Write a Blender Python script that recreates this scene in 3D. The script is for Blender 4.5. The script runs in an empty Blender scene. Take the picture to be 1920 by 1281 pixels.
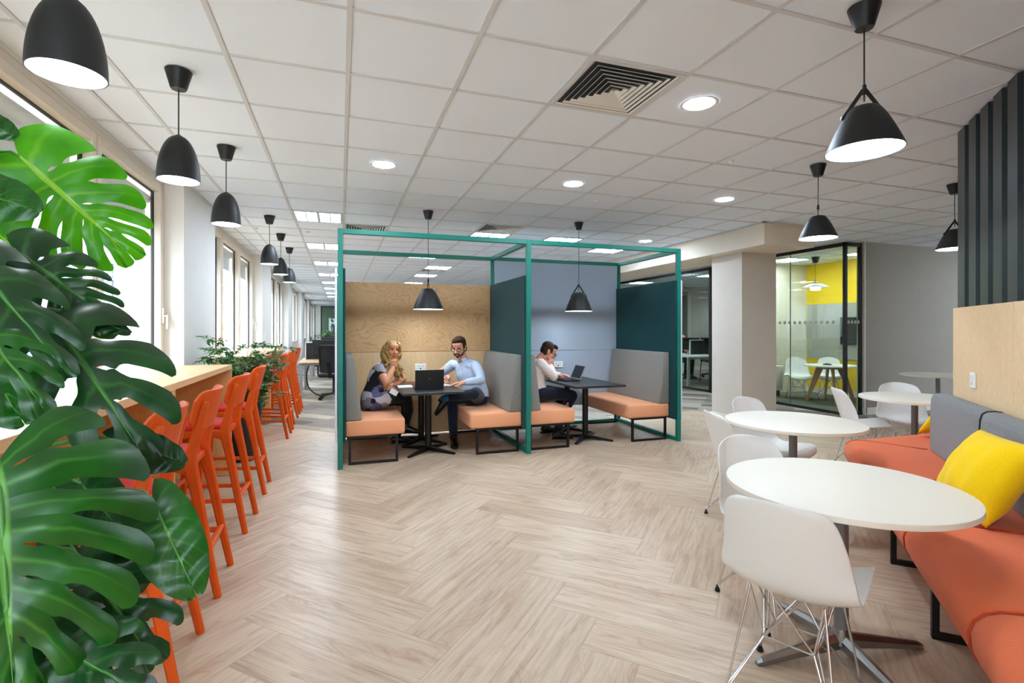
import bpy, bmesh, math, random
from mathutils import Vector, Matrix, Quaternion
from mathutils.geometry import delaunay_2d_cdt
random.seed(7)
PI = math.pi
scn = bpy.context.scene
COL = scn.collection
CEIL = 2.8165

# ------------------------------------------------------------------ objects
def tag(o, label=None, cat=None, group=None, kind=None):
    if label: o['label'] = label
    if cat: o['category'] = cat
    if group: o['group'] = group
    if kind: o['kind'] = kind
    return o

def thing(name, label, cat, loc=(0, 0, 0), rz=0.0, group=None):
    o = bpy.data.objects.new(name, None)
    o.empty_display_size = 0.1
    COL.objects.link(o)
    o.location = loc
    o.rotation_euler = (0, 0, rz)
    return tag(o, label, cat, group)

def copy_tree(o, parent=None):
    c = o.copy()
    COL.objects.link(c)
    c.parent = parent
    for ch in list(o.children):
        copy_tree(ch, c)
    return c

def place_copy(o, loc, rz, label, group=None):
    c = copy_tree(o)
    c.location = loc
    c.rotation_euler = (0, 0, rz)
    c['label'] = label
    if group: c['group'] = group
    return c

class MB:
    """collects shapes into one mesh"""
    def __init__(self):
        self.bm = bmesh.new()
    def _new(self, before):
        return [v for v in self.bm.verts if v not in before]
    def face(self, pts):
        try:
            return self.bm.faces.new([self.bm.verts.new(p) for p in pts])
        except ValueError:
            return None
    def poly(self, verts, faces):
        vs = [self.bm.verts.new(v) for v in verts]
        for f in faces:
            try: self.bm.faces.new([vs[i] for i in f])
            except ValueError: pass
        return vs
    def box(self, a, b, bevel=0.0, seg=2, M=None):
        x0, x1 = sorted((a[0], b[0])); y0, y1 = sorted((a[1], b[1])); z0, z1 = sorted((a[2], b[2]))
        t = bmesh.new()
        vs = [t.verts.new(p) for p in ((x0,y0,z0),(x1,y0,z0),(x1,y1,z0),(x0,y1,z0),(x0,y0,z1),(x1,y0,z1),(x1,y1,z1),(x0,y1,z1))]
        for f in ((0,3,2,1),(4,5,6,7),(0,1,5,4),(1,2,6,5),(2,3,7,6),(3,0,4,7)):
            t.faces.new([vs[i] for i in f])
        if bevel > 0:
            bmesh.ops.bevel(t, geom=list(t.edges), offset=min(bevel, 0.49*min(x1-x0, y1-y0, z1-z0)), segments=seg, profile=0.5, affect='EDGES')
        self.add(t, M)
        return self
    def add(self, t, M=None):
        if M is not None:
            bmesh.ops.transform(t, matrix=M, verts=t.verts)
        me = bpy.data.meshes.new('tmp')
        t.to_mesh(me); t.free()
        self.bm.from_mesh(me)
        bpy.data.meshes.remove(me)
    def prism(self, poly, z0, z1, M=None, bevel=0.0, seg=2):
        t = bmesh.new()
        lo = [t.verts.new((p[0], p[1], z0)) for p in poly]
        hi = [t.verts.new((p[0], p[1], z1)) for p in poly]
        n = len(poly)
        t.faces.new(lo[::-1]); t.faces.new(hi)
        for i in range(n):
            j = (i+1) % n
            t.faces.new((lo[i], lo[j], hi[j], hi[i]))
        bmesh.ops.recalc_face_normals(t, faces=t.faces)
        if bevel > 0:
            bmesh.ops.bevel(t, geom=list(t.edges), offset=bevel, segments=seg, profile=0.5, affect='EDGES')
        self.add(t, M)
        return self
    def cyl(self, p0, p1, r0, r1=None, n=16, cap=True):
        return self.tube([p0, p1], [r0, r0 if r1 is None else r1], n, cap)
    def tube(self, pts, r, n=8, cap=True, closed=False, flat=None):
        """a tube along pts; r one radius, a list, or list of (ra, rb); flat=(ax) reference up vector"""
        pts = [Vector(p) for p in pts]
        m = len(pts)
        rs = r if isinstance(r, (list, tuple)) else [r]*m
        if isinstance(r, tuple): rs = [r]*m
        rings = []
        up = Vector(flat) if flat is not None else None
        prev = None
        for i in range(m):
            if closed: d = pts[(i+1) % m] - pts[i-1]
            elif i == 0: d = pts[1]-pts[0]
            elif i == m-1: d = pts[-1]-pts[-2]
            else: d = (pts[i+1]-pts[i]).normalized() + (pts[i]-pts[i-1]).normalized()
            if d.length < 1e-9: d = Vector((0,0,1))
            d.normalize()
            if up is not None: a = up - d*up.dot(d)
            elif prev is None:
                a = Vector((0,0,1)) if abs(d.z) < 0.9 else Vector((1,0,0))
                a = a - d*a.dot(d)
            else: a = prev - d*prev.dot(d)
            if a.length < 1e-6: a = d.orthogonal()
            a.normalize(); prev = a
            b = d.cross(a)
            rr = rs[i]
            ra, rb = rr if isinstance(rr, (tuple, list)) else (rr, rr)
            rings.append([self.bm.verts.new(pts[i] + a*(ra*math.cos(2*PI*k/n)) + b*(rb*math.sin(2*PI*k/n))) for k in range(n)])
        for i in range(m if closed else m-1):
            A, B = rings[i], rings[(i+1) % m]
            for k in range(n):
                l = (k+1) % n
                self.bm.faces.new((A[k], A[l], B[l], B[k]))
        if cap and not closed:
            self.bm.faces.new(rings[0][::-1]); self.bm.faces.new(rings[-1])
        return self
    def bar(self, p0, p1, w, h=None, up=(0,0,1)):
        """rectangular bar between two points"""
        h = w if h is None else h
        p0, p1 = Vector(p0), Vector(p1)
        d = (p1-p0); L = d.length; d.normalize()
        u = Vector(up)
        if abs(d.dot(u)) > .98: u = Vector((1,0,0)) if abs(d.x) < .9 else Vector((0,1,0))
        a = d.cross(u).normalized(); b = a.cross(d).normalized()
        vs = []
        for p in (p0, p1):
            for s, q in ((-1,-1),(1,-1),(1,1),(-1,1)):
                vs.append(self.bm.verts.new(p + a*(s*w/2) + b*(q*h/2)))
        for f in ((3,2,1,0),(4,5,6,7),(0,1,5,4),(1,2,6,5),(2,3,7,6),(3,0,4,7)):
            self.bm.faces.new([vs[i] for i in f])
        return self
    def lathe(self, prof, c=(0,0,0), n=32, M=None):
        """prof list of (r,z); r==0 gives a pole"""
        t = bmesh.new()
        rings = []
        for r, z in prof:
            if r < 1e-6: rings.append([t.verts.new((c[0], c[1], c[2]+z))])
            else: rings.append([t.verts.new((c[0]+r*math.cos(2*PI*k/n), c[1]+r*math.sin(2*PI*k/n), c[2]+z)) for k in range(n)])
        for A, B in zip(rings, rings[1:]):
            for k in range(n):
                l = (k+1) % n
                if len(A) == 1 and len(B) == 1: continue
                if len(A) == 1: t.faces.new((A[0], B[l], B[k]))
                elif len(B) == 1: t.faces.new((A[k], A[l], B[0]))
                else: t.faces.new((A[k], A[l], B[l], B[k]))
        self.add(t, M)
        return self
    def ell(self, c, r, M=None, nu=16, nv=10):
        t = bmesh.new()
        bmesh.ops.create_uvsphere(t, u_segments=nu, v_segments=nv, radius=1.0)
        S = Matrix.Diagonal((r[0], r[1], r[2], 1)) if isinstance(r, (tuple, list)) else Matrix.Diagonal((r, r, r, 1))
        R = Matrix.Translation(Vector(c)) @ (M if M is not None else Matrix.Identity(4)) @ S
        self.add(t, R)
        return self
    def grid(self, fn, nu, nv, closed_u=False):
        vs = [[self.bm.verts.new(fn(i/nu, j/nv)) for j in range(nv+1)] for i in range(nu if closed_u else nu+1)]
        m = len(vs)
        for i in range(nu):
            for j in range(nv):
                a, b = vs[i], vs[(i+1) % m]
                try: self.bm.faces.new((a[j], b[j], b[j+1], a[j+1]))
                except ValueError: pass
        return vs
    def build(self, name, mat, parent=None, smooth=35, M=None, recalc=True, weld=0.0, loc=None):
        if weld: bmesh.ops.remove_doubles(self.bm, verts=self.bm.verts, dist=weld)
        if recalc: bmesh.ops.recalc_face_normals(self.bm, faces=self.bm.faces)
        if M is not None: bmesh.ops.transform(self.bm, matrix=M, verts=self.bm.verts)
        me = bpy.data.meshes.new(name)
        self.bm.to_mesh(me); self.bm.free()
        for m in (mat if isinstance(mat, (list, tuple)) else [mat]):
            me.materials.append(m)
        if smooth:
            me.shade_smooth()
            if smooth < 180: me.set_sharp_from_angle(angle=math.radians(smooth))
        o = bpy.data.objects.new(name, me)
        COL.objects.link(o)
        if parent is not None: o.parent = parent
        if loc is not None: o.location = loc
        return o

def struct(o): o['kind'] = 'structure'; return o
def rz(a): return Matrix.Rotation(a, 4, 'Z')
def T(x, y, z): return Matrix.Translation((x, y, z))
def frame_of(o, d, up=(0,0,1)):
    """4x4 with local +Y along d, +Z near up, at o"""
    y = Vector(d).normalized(); x = y.cross(Vector(up)).normalized(); z = x.cross(y)
    m = Matrix((x, y, z)).transposed().to_4x4(); m.translation = Vector(o)
    return m
def bez(p0, p1, p2, p3, n):
    p0, p1, p2, p3 = map(Vector, (p0, p1, p2, p3))
    return [p0*(1-t)**3 + p1*3*t*(1-t)**2 + p2*3*t*t*(1-t) + p3*t**3 for t in [i/n for i in range(n+1)]]
def spline(pts, n=6):
    """Catmull-Rom through pts"""
    P = [Vector(p) for p in pts]; P = [P[0]*2-P[1]] + P + [P[-1]*2-P[-2]]
    out = []
    for i in range(1, len(P)-2):
        a, b, c, d = P[i-1:i+3]
        for k in range(n):
            t = k/n
            out.append(0.5*((2*b) + (c-a)*t + (2*a-5*b+4*c-d)*t*t + (3*b-a-3*c+d)*t**3))
    out.append(P[-2])
    return out

# ------------------------------------------------------------------ materials
def lin(c):
    return tuple(((v/255)/12.92 if v/255 <= .04045 else ((v/255+.055)/1.055)**2.4) for v in c) + (1,)
class NT:
    def __init__(self, name):
        self.m = bpy.data.materials.new(name); self.m.use_nodes = True
        self.t = self.m.node_tree; self.n = self.t.nodes; self.l = self.t.links
        self.b = self.n['Principled BSDF']
    def node(self, typ, **kw):
        x = self.n.new(typ)
        for k, v in kw.items():
            if k.startswith('i_'): x.inputs[k[2:]].default_value = v
            elif k.startswith('n_'): x.inputs[int(k[2:])].default_value = v
            else: setattr(x, k, v)
        return x
    def link(self, a, b): self.l.new(a, b)
    def set(self, **kw):
        for k, v in kw.items(): self.b.inputs[k.replace('_', ' ')].default_value = v
    def coord(self, which='Object', scale=(1,1,1), rot=(0,0,0)):
        c = self.node('ShaderNodeTexCoord'); m = self.node('ShaderNodeMapping')
        m.inputs['Scale'].default_value = scale; m.inputs['Rotation'].default_value = rot
        self.link(c.outputs[which], m.inputs['Vector']); return m.outputs['Vector']
    def noise(self, vec, scale=5, detail=3, rough=.5, dist=0):
        x = self.node('ShaderNodeTexNoise'); x.inputs['Scale'].default_value = scale
        x.inputs['Detail'].default_value = detail; x.inputs['Roughness'].default_value = rough
        x.inputs['Distortion'].default_value = dist
        if vec is not None: self.link(vec, x.inputs['Vector'])
        return x.outputs['Fac']
    def ramp(self, fac, stops):
        x = self.node('ShaderNodeValToRGB'); e = x.color_ramp.elements
        while len(e) < len(stops): e.new(0.5)
        for s, (p, c) in zip(e, stops): s.position = p; s.color = c
        self.link(fac, x.inputs['Fac']); return x.outputs['Color']
    def math(self, op, a, b=None, clamp=False):
        x = self.node('ShaderNodeMath', operation=op); x.use_clamp = clamp
        for i, v in enumerate((a, b)):
            if v is None: continue
            if isinstance(v, (int, float)): x.inputs[i].default_value = v
            else: self.link(v, x.inputs[i])
        return x.outputs[0]
    def mix(self, fac, a, b, blend='MIX'):
        x = self.node('ShaderNodeMix', data_type='RGBA', blend_type=blend)
        for i, v in ((0, fac), (6, a), (7, b)):
            if isinstance(v, (int, float)): x.inputs[i].default_value = v
            elif isinstance(v, tuple): x.inputs[i].default_value = v
            else: self.link(v, x.inputs[i])
        return x.outputs[2]
    def bump(self, h, strength=.2, dist=.01):
        x = self.node('ShaderNodeBump'); x.inputs['Strength'].default_value = strength; x.inputs['Distance'].default_value = dist
        self.link(h, x.inputs['Height']); self.link(x.outputs['Normal'], self.b.inputs['Normal'])
    def color(self, c): self.link(c, self.b.inputs['Base Color'])

def plain(name, rgb, rough=.5, metal=0.0, var=.04, scale=8, bump=0, bscale=60, spec=.5):
    N = NT(name); v = N.coord()
    c = lin(rgb)
    n = N.noise(v, scale, 3)
    lo = tuple(x*(1-var) for x in c[:3])+(1,); hi = tuple(min(1, x*(1+var)) for x in c[:3])+(1,)
    N.color(N.ramp(n, [(.3, lo), (.7, hi)]))
    N.set(Roughness=rough, Metallic=metal)
    N.b.inputs['Specular IOR Level'].default_value = spec
    if bump: N.bump(N.noise(v, bscale, 2), bump, .002)
    return N.m

def emis(name, rgb, strength):
    N = NT(name); N.set(Base_Color=(.8, .8, .8, 1)); N.b.inputs['Emission Color'].default_value = lin(rgb)
    N.b.inputs['Emission Strength'].default_value = strength
    return N.m

def fabric(name, rgb, rib=None, scale=400, dark=.8, rough=.9):
    N = NT(name); v = N.coord(); c = lin(rgb)
    w = N.noise(v, scale, 2, .7)
    lo = tuple(x*dark for x in c[:3])+(1,); hi = tuple(min(1, x*(2-dark)) for x in c[:3])+(1,)
    N.color(N.ramp(w, [(.35, lo), (.65, hi)]))
    N.set(Roughness=rough); N.b.inputs['Specular IOR Level'].default_value = .2
    N.b.inputs['Sheen Weight'].default_value = .15
    if rib:
        s = N.node('ShaderNodeTexWave', wave_type='BANDS', bands_direction=rib[0]); s.inputs['Scale'].default_value = rib[1]
        N.link(v, s.inputs['Vector']); N.bump(s.outputs['Fac'], .35, .003)
    else: N.bump(w, .25, .002)
    return N.m

def birch(name, rgb, line, scale=1.0, rot=(0,0,0), contrast=1.0, rough=.45, stretch=(1, 1, 3.0), bands=9):
    """rotary cut birch ply: contour lines of a stretched noise"""
    N = NT(name); v = N.coord('Object', tuple(s*scale for s in stretch), rot)
    n = N.noise(v, 1.1, 2.5, .45, .6)
    k = N.math('FRACT', N.math('MULTIPLY', n, bands))
    tri = N.math('ABSOLUTE', N.math('SUBTRACT', k, .5))
    fine = N.noise(N.coord('Object', tuple(s*14 for s in stretch), rot), 3, 3, .6)
    ln = N.ramp(tri, [(.0, (1,1,1,1)), (.14, (.35,.35,.35,1)), (.5, (0,0,0,1))])
    f = N.math('MULTIPLY', ln, .55*contrast)
    c = lin(rgb)
    base = N.ramp(fine, [(.3, tuple(x*.9 for x in c[:3])+(1,)), (.7, tuple(min(1, x*1.08) for x in c[:3])+(1,))])
    N.color(N.mix(f, base, lin(line)))
    N.set(Roughness=rough); N.b.inputs['Specular IOR Level'].default_value = .35
    return N.m

M = {}
M['white_paint'] = plain('white_paint', (232, 229, 223), .6, var=.01)
M['ceiling_tile'] = plain('ceiling_tile', (229, 237, 248), .9, var=.035, scale=300, bump=.15, bscale=500)
M['grid_metal'] = plain('grid_metal', (206, 207, 210), .5, var=.01)
M['grey_wall'] = plain('grey_wall', (146, 138, 128), .75, var=.02)
M['beige_wall'] = plain('beige_wall', (206, 197, 184), .75, var=.015)
M['soffit_paint'] = plain('soffit_paint', (226, 214, 196), .75, var=.012)
M['cream_wall'] = plain('cream_wall', (226, 221, 204), .7, var=.01)
M['yellow_wall'] = plain('yellow_wall', (248, 208, 6), .65, var=.015)
M['skirting'] = plain('skirting', (226, 221, 211), .5, var=.01)
M['window_frame'] = plain('window_frame_paint', (226, 214, 199), .45, var=.01)
M['gasket'] = plain('black_gasket', (18, 18, 20), .5)
M['black_metal'] = plain('black_metal', (22, 22, 23), .42, .3)
M['black_shade'] = plain('black_shade', (34, 35, 35), .5, .0, spec=.4)
M['black_plastic'] = plain('black_plastic', (17, 17, 18), .45)
M['screen'] = plain('dark_screen', (14, 15, 17), .25)
M['grey_plastic'] = plain('grey_plastic', (150, 152, 154), .5)
M['shade_inside'] = plain('shade_inside', (240, 240, 238), .6)
M['white_plastic'] = plain('white_plastic', (240, 239, 236), .32, var=.004)
M['white_matte'] = plain('white_matte', (236, 234, 228), .5, var=.006)
M['table_white'] = plain('table_white', (238, 230, 215), .42, var=.006)
M['steel_grey'] = plain('steel_grey', (128, 128, 130), .42, .35)
M['chrome'] = plain('chrome', (225, 225, 228), .12, 1.0, var=.01)
M['cast_alu'] = plain('cast_alu', (150, 150, 150), .28, .95)
M['teal_metal'] = plain('teal_metal', (8, 120, 104), .42, .0, var=.02)
M['teal_felt'] = fabric('teal_felt', (2, 62, 66), scale=120, dark=.88)
M['felt_white_edge'] = plain('white_board', (222, 226, 236), .5)
M['peach_fabric'] = fabric('peach_fabric', (240, 168, 124), scale=500, dark=.93)
M['grey_fabric'] = fabric('grey_fabric', (136, 133, 127), scale=260, dark=.8)
M['sofa_grey'] = fabric('sofa_grey', (128, 130, 131), scale=330, dark=.62)
M['sofa_orange'] = fabric('sofa_orange', (230, 112, 66), rib=('DIAGONAL', 55), scale=300, dark=.93)
M['piping'] = plain('piping', (196, 72, 40), .8)
M['yellow_fabric'] = fabric('yellow_fabric', (246, 203, 2), scale=260, dark=.93)
M['orange_wood'] = plain('orange_wood', (224, 88, 18), .48, var=.05, scale=14, spec=.3)
M['red_vinyl'] = plain('red_vinyl', (214, 30, 16), .6, var=.02)
M['birch_booth'] = birch('birch_booth', (218, 178, 128), (170, 122, 74), 1.0, stretch=(1.5, 1, 3.2), bands=20, contrast=.9)
M['birch_lower'] = birch('birch_lower', (224, 190, 144), (198, 156, 108), .9, stretch=(3.2, 1, .8), contrast=.4)
M['ply_counter'] = birch('ply_counter', (233, 196, 146), (205, 158, 104), 1.0, stretch=(3, .7, 3), contrast=.35, rough=.32)
M['ply_panel'] = birch('ply_panel', (226, 180, 122), (195, 144, 88), 1.0, stretch=(3, 3, .8), contrast=.4, rough=.45)
M['wood_panel'] = birch('wood_panel', (236, 204, 160), (222, 184, 134), 1.0, stretch=(2.6, 2.6, .55), contrast=.45, rough=.5, bands=11)
M['oak_leg'] = birch('oak_leg', (176, 130, 84), (130, 90, 52), 2.0, stretch=(6, 6, 1), contrast=.6)
M['blue_panel'] = plain('blue_panel', (160, 174, 190), .6, var=.02, scale=180)
M['corrugated'] = plain('corrugated_steel', (30, 42, 44), .3, .35, var=.12, scale=30)
M['grey_felt'] = fabric('grey_felt', (170, 168, 158), scale=200, dark=.82)
M['black_tabletop'] = plain('black_tabletop', (38, 41, 42), .35, var=.03)
M['paper'] = plain('paper', (236, 236, 234), .7, var=.01)
M['pot_black'] = plain('pot_black', (26, 28, 30), .5)
M['soil'] = plain('soil', (52, 40, 30), .95, var=.3, scale=40)
M['rubber'] = plain('rubber', (16, 16, 16), .7)
M['desk_top'] = plain('desk_top', (226, 190, 150), .45, var=.02)
M['desk_white'] = plain('desk_white', (226, 224, 216), .45)
M['lamp_emit'] = emis('lamp_emit', (236, 246, 255), 12)
M['dome_emit'] = emis('dome_emit', (232, 245, 255), 7)
M['troffer_emit'] = emis('troffer_emit', (218, 235, 255), 17)
M['down_emit'] = emis('down_emit', (218, 235, 255), 125)
M['warm_emit'] = emis('warm_emit', (255, 214, 160), 30)

def glass(name, tint=(1,1,1), refl=1.0):
    N = NT(name); N.n.remove(N.b)
    out = [x for x in N.n if x.type == 'OUTPUT_MATERIAL'][0]
    tr = N.node('ShaderNodeBsdfTransparent'); tr.inputs['Color'].default_value = tint+(1,)
    gl = N.node('ShaderNodeBsdfGlossy'); gl.inputs['Roughness'].default_value = .01
    fr = N.node('ShaderNodeFresnel'); ge = N.node('ShaderNodeNewGeometry')
    N.link(N.math('ADD', 1.45, N.math('MULTIPLY', ge.outputs['Backfacing'], 1/1.45-1.45)), fr.inputs['IOR'])
    mx = N.node('ShaderNodeMixShader')
    N.link(N.math('MULTIPLY', fr.outputs[0], refl, True), mx.inputs[0]); N.link(tr.outputs[0], mx.inputs[1]); N.link(gl.outputs[0], mx.inputs[2])
    N.link(mx.outputs[0], out.inputs['Surface'])
    return N.m
M['glass'] = glass('window_glass', (.97, .985, .98), .8)
M['green_glass'] = glass('green_glass', (.88, .93, .86), .9)
M['office_glass'] = glass('office_glass', (.86, .92, .87), .3)
M['dark_glass'] = glass('dark_glass', (.45, .58, .5), 1.2)

def floor_mat():
    N = NT('herringbone_oak')
    uv = N.node('ShaderNodeUVMap', uv_map='grain').outputs['UV']
    lo = N.node('ShaderNodeUVMap', uv_map='plank').outputs['UV']
    tone = N.node('ShaderNodeAttribute', attribute_name='tone').outputs['Fac']
    def mp(s):
        m = N.node('ShaderNodeMapping'); m.inputs['Scale'].default_value = s
        N.link(uv, m.inputs['Vector']); return m.outputs['Vector']
    streak = N.noise(mp((1.6, 26, 1)), 1.5, 4, .62, .4)
    fine = N.noise(mp((6, 150, 1)), 1.6, 3, .6)
    cath = N.noise(mp((1.1, 4.2, 1)), 1.3, 2, .4, .7)
    ring = N.math('ABSOLUTE', N.math('SUBTRACT', N.math('FRACT', N.math('MULTIPLY', cath, 16)), .5))
    ringl = N.ramp(ring, [(0, (1,1,1,1)), (.12, (.25,.25,.25,1)), (.3, (0,0,0,1))])
    patch = N.noise(mp((2.0, 8, 1)), 1.0, 2, .5)
    knot = N.ramp(N.noise(mp((3.2, 15, 1)), 1.0, 3, .6, .5), [(.57, (0,0,0,1)), (.70, (1,1,1,1))])
    pm = N.ramp(patch, [(.52, (0,0,0,1)), (.68, (1,1,1,1))])
    base = N.ramp(streak, [(.25, lin((174, 150, 124))), (.5, lin((211, 191, 166))), (.78, lin((228, 211, 188)))])
    base = N.mix(N.math('MULTIPLY', N.math('MULTIPLY', ringl, pm), .6), base, lin((156, 118, 90)))
    base = N.mix(N.math('MULTIPLY', pm, .38), base, lin((176, 140, 112)))
    base = N.mix(N.math('MULTIPLY', knot, .55), base, lin((166, 128, 98)))
    base = N.mix(.18, base, N.ramp(fine, [(.3, lin((178, 150, 124))), (.7, lin((238, 220, 200)))]))
    base = N.mix(.55, base, N.ramp(tone, [(0, lin((216, 200, 184))), (1, lin((255, 250, 244)))]), 'MULTIPLY')
    s = N.node('ShaderNodeSeparateXYZ'); N.link(lo, s.inputs[0])
    ex = N.math('MINIMUM', s.outputs[0], N.math('SUBTRACT', 1.02, s.outputs[0]))
    ey = N.math('MINIMUM', s.outputs[1], N.math('SUBTRACT', .255, s.outputs[1]))
    e = N.ramp(N.math('MINIMUM', ex, ey), [(.0, (1,1,1,1)), (.0022, (0,0,0,1))])
    base = N.mix(N.math('MULTIPLY', e, .5), base, lin((150, 120, 96)))
    N.color(base); N.set(Roughness=.36); N.b.inputs['Specular IOR Level'].default_value = .42
    rr = N.ramp(streak, [(.2, (.42,.42,.42,1)), (.8, (.3,.3,.3,1))]); N.link(rr, N.b.inputs['Roughness'])
    N.bump(fine, .04, .002)
    return N.m
M['floor'] = floor_mat()

def carpet_mat(name, a, b, c):
    N = NT(name); v = N.coord('Object', (1,1,1), (0,0,PI/4))
    br = N.node('ShaderNodeTexBrick'); br.offset = .5
    br.inputs['Scale'].default_value = 1.0; br.inputs['Brick Width'].default_value = 1.0; br.inputs['Row Height'].default_value = .25
    br.inputs['Mortar Size'].default_value = .0
    br.inputs['Color1'].default_value = (0,0,0,1); br.inputs['Color2'].default_value = (1,1,1,1)
    N.link(v, br.inputs['Vector'])
    st = N.noise(N.coord('Object', (2, 14, 1), (0,0,PI/4)), 2.2, 4, .65)
    f = N.math('ADD', N.math('MULTIPLY', br.outputs['Color'], .55), N.math('MULTIPLY', st, .5))
    col = N.ramp(f, [(.25, lin(a)), (.5, lin(b)), (.8, lin(c))])
    pile = N.noise(N.coord(), 420, 2, .7)
    col = N.mix(.3, col, N.ramp(pile, [(.3, (.1,.1,.1,1)), (.7, (.9,.9,.9,1))]), 'OVERLAY')
    N.color(col); N.set(Roughness=.95); N.b.inputs['Specular IOR Level'].default_value = .1
    N.bump(pile, .5, .004)
    return N.m
M['carpet'] = carpet_mat('plank_carpet', (118, 110, 102), (150, 141, 130), (186, 176, 158))
M['room_carpet'] = carpet_mat('green_grey_carpet', (86, 90, 80), (104, 108, 96), (122, 124, 112))

def leaf_mat(name, dark, light, vein, trans=.25, rough=.34):
    N = NT(name)
    uv = N.node('ShaderNodeUVMap', uv_map='leaf').outputs['UV']
    s = N.node('ShaderNodeSeparateXYZ'); N.link(uv, s.inputs[0])
    n = N.noise(N.coord(), 9, 3)
    base = N.ramp(n, [(.3, lin(dark)), (.7, lin(light))])
    d = N.math('ABSOLUTE', N.math('SUBTRACT', s.outputs[0], .5))
    lat = N.ramp(N.math('MULTIPLY', d, N.math('ADD', N.math('MULTIPLY', s.outputs[1], .8), .35)), [(0, (1,1,1,1)), (.03, (.5,.5,.5,1)), (.06, (0,0,0,1))])
    mid = N.ramp(s.outputs[1], [(0, (1,1,1,1)), (.028, (1,1,1,1)), (.05, (0,0,0,1))])
    fade = N.math('SUBTRACT', 1.0, N.math('MULTIPLY', s.outputs[1], .9))
    f = N.math('MAXIMUM', N.math('MULTIPLY', N.math('MULTIPLY', lat, fade), .35), N.math('MULTIPLY', mid, .75))
    col = N.mix(f, base, lin(vein))
    N.color(col); N.set(Roughness=rough); N.b.inputs['Specular IOR Level'].default_value = .5
    N.b.inputs['Coat Weight'].default_value = .08; N.b.inputs['Coat Roughness'].default_value = .25
    if trans:
        out = [x for x in N.n if x.type == 'OUTPUT_MATERIAL'][0]
        t = N.node('ShaderNodeBsdfTranslucent'); mx = N.node('ShaderNodeMixShader'); mx.inputs[0].default_value = trans
        hs = N.node('ShaderNodeHueSaturation'); hs.inputs['Value'].default_value = 1.6; hs.inputs['Saturation'].default_value = 1.1
        N.link(col, hs.inputs['Color']); N.link(hs.outputs['Color'], t.inputs['Color'])
        N.link(N.b.outputs[0], mx.inputs[1]); N.link(t.outputs[0], mx.inputs[2]); N.link(mx.outputs[0], out.inputs['Surface'])
    return N.m
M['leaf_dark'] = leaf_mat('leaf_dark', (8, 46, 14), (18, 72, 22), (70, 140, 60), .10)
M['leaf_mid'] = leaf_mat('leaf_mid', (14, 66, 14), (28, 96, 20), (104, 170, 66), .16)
M['leaf_backlit'] = leaf_mat('leaf_backlit', (44, 118, 8), (72, 150, 16), (150, 200, 70), .42)  # backlight put into the colour: brighter, more translucent copy of the leaf
M['stem_light'] = plain('stem_light', (150, 192, 70), .5, var=.08)
M['stem_green'] = plain('stem_green', (74, 128, 54), .5, var=.1)
M['twig'] = plain('twig', (120, 96, 66), .8, var=.2)
M['small_leaf'] = plain('small_leaf', (56, 108, 52), .5, var=.35, scale=20)
M['small_leaf_light'] = plain('small_leaf_light', (104, 158, 76), .5, var=.25, scale=20)
# ================================================================== SETTING
# ---- herringbone floor
def build_floor():
    W, L = .255, 1.02
    bm = bmesh.new()
    g = bm.loops.layers.uv.new('grain'); pl = bm.loops.layers.uv.new('plank')
    tn = bm.faces.layers.float.new('tone')
    r2 = math.sqrt(.5)
    def w(u, v): return (.46 + (u - v)*r2, 1.469 + (u + v)*r2, 0)
    rnd = random.Random(3)
    for j in range(-4, 9):
        for k in range(-40, 40):
            for typ in (0, 1):
                if typ == 0: u0, v0, du, dv = k*W, k*W, L, W
                else: u0, v0, du, dv = k*W, (k+1)*W, W, L
                u0 += j*L; v0 -= j*L
                cx, cy, _ = w(u0+du/2, v0+dv/2)
                if not (-2.2 < cx < 9.6 and -4.3 < cy < 9.2): continue
                c = [(0,0),(du,0),(du,dv),(0,dv)]
                f = bm.faces.new([bm.verts.new(w(u0+a, v0+b)) for a, b in c])
                f[tn] = rnd.random()
                ox, oy = rnd.uniform(0, 40), rnd.uniform(0, 40)
                fl = rnd.random() < .5
                for lp, (a, b) in zip(f.loops, c):
                    l, t = (a, b) if typ == 0 else (b, a)
                    lp[pl].uv = (l, t)
                    lp[g].uv = ((L-l if fl else l)+ox, t+oy)
    me = bpy.data.meshes.new('floor'); bm.to_mesh(me); bm.free()
    me.materials.append(M['floor'])
    o = bpy.data.objects.new('floor', me); COL.objects.link(o)
    return struct(o)
build_floor()
c = MB(); c.prism([(-1.9, 8.99), (-.04, 7.21), (-.04, 6.86), (4.04, 6.86), (4.04, 7.24), (5.70, 7.24), (6.2, 6.75), (6.2, 6.3), (8.3, 4.2), (14, 4.2), (14, 34), (-1.9, 34)], -.01, .004)
struct(c.build('floor_carpet', M['carpet'], smooth=0))
c = MB(); c.box((7.72, 6.02, .0041), (9.9, 8.63, .007)); struct(c.build('floor_meeting_room', M['room_carpet'], smooth=0))
c = MB(); c.box((-6, -6, -.35), (16, 36, -.02)); struct(c.build('floor_slab', M['grey_wall'], smooth=0))

# ---- ceiling
c = MB(); c.box((-1.59, -3.6, CEIL+.006), (14.1, 34, CEIL+.12)); struct(c.build('ceiling', M['ceiling_tile'], smooth=0))
c = MB()
x = .04 - .6*2
while x < 14:
    c.box((x-.012, -3.6, CEIL), (x+.012, 34, CEIL+.0065)); x += .6
y = 2.355 - .6*9
while y < 34:
    c.box((-1.59, y-.011, CEIL+.0005), (14, y+.011, CEIL+.0066)); y += .6
struct(c.build('trim_1', M['grid_metal'], smooth=0))
c = MB()   # wall angle along the piers and bulkhead
c.box((-1.42, -3.6, CEIL-.003), (-1.398, 34, CEIL+.006))
c.box((5.29, 5.25, CEIL-.008), (5.33, 16, CEIL+.005)); c.box((5.29, 5.25, CEIL-.008), (6.2, 5.29, CEIL+.005))
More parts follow.
